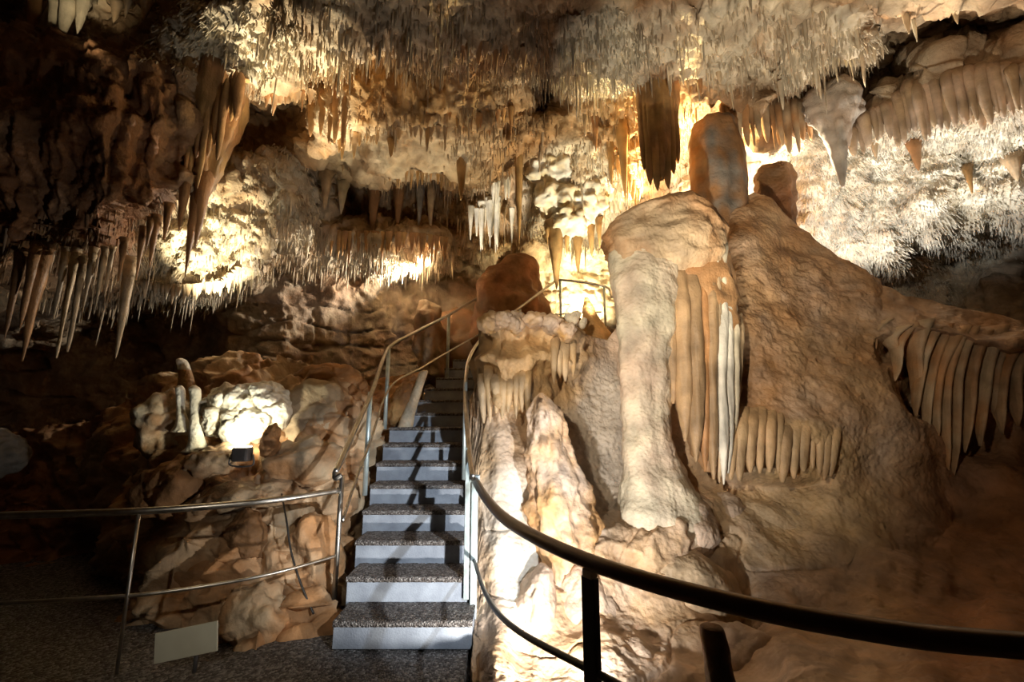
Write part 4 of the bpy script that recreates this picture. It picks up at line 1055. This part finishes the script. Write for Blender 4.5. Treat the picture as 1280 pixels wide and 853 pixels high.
# ------------------------------------------------------------------ railings
def zpt(px, py, z):
    """point at height z seen at a pixel"""
    b = (426.5 - py) / FPX
    s = (z - CAMZ) / (ST + b * CT)
    return np.array([(px - 640) / FPX * s, s * (CT - b * ST), z])
def spt(px, py, dz):
    """point dz above the stair slope line seen at a pixel"""
    lo, hi = 2.5, 12.0
    b = (426.5 - py) / FPX
    sl = (ST + b * CT) / (CT - b * ST)
    # z = CAMZ + sl*Y ; stair z = ((Y-D0)/TR+1)*RI + dz
    Y = (CAMZ - (1 - D0 / TR) * RI - dz) / (RI / TR - sl)
    return P(px, py, Y)
def railing(name, label, loc, top, mid, posts, r=0.021, rm=0.012, mats=(None, None, None), post_r=0.02, square=False, extra=None):
    e = empty(name, loc)
    tag(e, label, 'railing')
    for t in top:
        V, Fc = pipe(t[0] if isinstance(t, tuple) else t, r, n=14, m=(t[1] if isinstance(t, tuple) else None)); part('handrail', V, Fc, mats[0], e)
    for t in mid:
        V, Fc = pipe(t, rm, n=10); part('middle_rail', V, Fc, mats[1], e)
    for a, b in posts:
        V, Fc = pipe([a, b], post_r, n=12, square=square); part('post', V, Fc, mats[2], e)
    return e
# curved black railing
crv = [(-.29, 3.4), (-.16, 2.75), (0.0, 2.17), (.29, 1.64), (.61, 1.33), (.93, 1.16), (1.22, 1.09), (1.8, 1.0), (2.5, 1.0)]
top = np.array([(x, y, 1.06 if y > 3 else 1.05) for x, y in crv])
mz = [.48, .50, .59, .69, .69, .69, .69, .69, .69]
mid = np.array([(x, y, z) for (x, y), z in zip(crv, mz)])
px_ = np.array([.285, 1.645])
e = railing('curved_railing', 'curved black steel railing sweeping round in front of the flowstone mound', (.29, 1.64, 0), [top], [mid], [], r=0.029, rm=0.014, mats=(M_RAIL, M_PAINT, M_PAINT))
V, Fc = box((px_[0], px_[1], 0.5), (0.062, 0.03, 1.0), 0.004, rotz=-0.9); part('post', V, Fc, M_PAINT, e, smooth=False)
V, Fc = box((px_[0], px_[1], 1.012), (0.045, 0.036, 0.03), 0.004, rotz=-0.9); part('bracket', V, Fc, M_STEEL, e, smooth=False)
V, Fc = box((-.29, 3.4, 0.53), (0.05, 0.05, 1.06), 0.004); part('post', V, Fc, M_GALV, e, smooth=False)
V, Fc = box((-.29, 3.4, 1.075), (0.075, 0.06, 0.05), 0.006); part('bracket', V, Fc, M_GALV, e, smooth=False)
V, Fc = box((1.9, 1.0, 0.5), (0.062, 0.03, 1.0), 0.004); part('post', V, Fc, M_PAINT, e, smooth=False)

# right stair railing up to the landing
A = [spt(591, 598, .95), spt(586, 560, .95), spt(583, 520, .95), spt(582, 478, .95), spt(588, 445, .95), P(606, 420, 5.5), P(640, 392, 6.2), P(690, 355, 7.0), P(700, 350, 7.1), P(755, 358, 7.0), P(765, 372, 6.9)]
pb = spt(586, 548, .95)
V0 = [spt(583, 490, .95)]
e = railing('stair_railing', 'steel stair railing beside the capped block, bending round the landing', (float(A[0][0]), float(A[0][1]), 0), [(A, 120)],
            [[P(622, 446, 5.6), P(640, 432, 6.1), P(690, 396, 7.0), P(700, 393, 7.05), P(752, 390, 7.0)]],
            [(A[8] , A[8] - np.array([0, 0, .95])), (A[9] + np.array([0, 0, -.01]), A[9] - np.array([0, 0, .95])), (P(650, 386, 6.4), P(650, 386, 6.4) - np.array([0, 0, .9])), (P(582, 478, V0[0][1]), P(582, 478, V0[0][1]) - np.array([0, 0, .95]))],
            mats=(M_STEEL, M_STEEL, M_GALV))
base = np.array([A[1][0] + .0, A[1][1], 0.0])
V, Fc = box((A[1][0], A[1][1] - 0.02, (A[1][2]) / 2 + .1), (0.04, 0.04, A[1][2] - 0.2), 0.004); part('post', V, Fc, M_GALV, e, smooth=False)

# left stair railing
B = [spt(419, 592, .95), spt(440, 545, .95), spt(465, 490, .95), spt(480, 447, .95), spt(492, 430, .95), spt(526, 412, .95), spt(561, 394, .95), spt(604, 370, .95), spt(640, 367, .98)]
Bm = [spt(428, 652, .5), spt(445, 600, .5), spt(462, 555, .5), spt(488, 484, .5), spt(527, 460, .5), spt(562, 439, .5), spt(622, 405, .5)]
posts = []
for px, py in ((463, 490), (486, 436), (561, 394), (604, 370)):
    t = spt(px, py, .95); posts.append((t, t - np.array([0, 0, 1.0])))
hook = [B[0], B[0] + np.array([.015, -.02, -.03]), B[0] + np.array([.05, -.01, -.01])]
e = railing('stair_railing', 'steel stair railing on the heap side of the stairs, with a middle rail', (float(B[0][0]), float(B[0][1]), 0), [(B, 90), hook], [Bm], posts, mats=(M_STEEL, M_STEEL, M_GALV), post_r=.024)

# low curved steel railing at the left
lp = [zpt(425, 613, .95), zpt(360, 623, .95), zpt(300, 630, .95), zpt(200, 638, .95), zpt(100, 642, .95), zpt(0, 645, .95), zpt(-150, 652, .95)]
lm = [np.array([p[0], p[1], .44]) for p in lp]
pt = np.array([lp[0][0] + .01, lp[0][1], 0])
V1 = [(pt + np.array([0, 0, 1.07]), pt)]
p2 = zpt(174, 639.5, .95)
e = railing('curved_railing', 'curved polished steel railing in front of the brown rock heap', (float(pt[0]), float(pt[1]), 0), [lp], [lm], V1, mats=(M_STEEL, M_STEEL, M_STEEL), r=.023)
V, Fc = pipe([p2, p2 * np.array([1, 1, 0])], 0.011, n=10); part('post', V, Fc, M_STEEL, e)

# ------------------------------------------------------------------ blank sign
c = P(233, 803, 2.85)
sg = empty('blank_sign', (c[0], c[1], 0))
tag(sg, 'small blank cream sign plate low on the floor by the steel railing', 'sign')
m, n, l, b = nt('cream_plate'); 
geo = n.new('ShaderNodeNewGeometry'); nz = n.new('ShaderNodeTexNoise'); nz.inputs['Scale'].default_value = 8; l.new(geo.outputs['Position'], nz.inputs['Vector'])
rp = n.new('ShaderNodeValToRGB'); rp.color_ramp.elements[0].color = (.55, .52, .40, 1); rp.color_ramp.elements[1].color = (.72, .70, .56, 1)
l.new(nz.outputs['Fac'], rp.inputs['Fac']); l.new(rp.outputs['Color'], b.inputs['Base Color']); b.inputs['Roughness'].default_value = .5
V, Fc = box(c, (0.385, 0.012, 0.165), 0.006, rotz=0.0, tilt=-0.12)
ra = 0.19; dx = V[:, 0] - c[0]; dz = V[:, 2] - c[2]
V = np.stack([c[0] + dx * math.cos(ra) - dz * math.sin(ra), V[:, 1], c[2] + dx * math.sin(ra) + dz * math.cos(ra)], -1)
part('plate', V, Fc, m, sg, smooth=False)
V, Fc = pipe([(c[0] + .05, c[1] + .03, c[2]), (c[0] + .05, c[1] + .03, 0)], .012, n=10); part('post', V, Fc, M_HOUSING, sg)
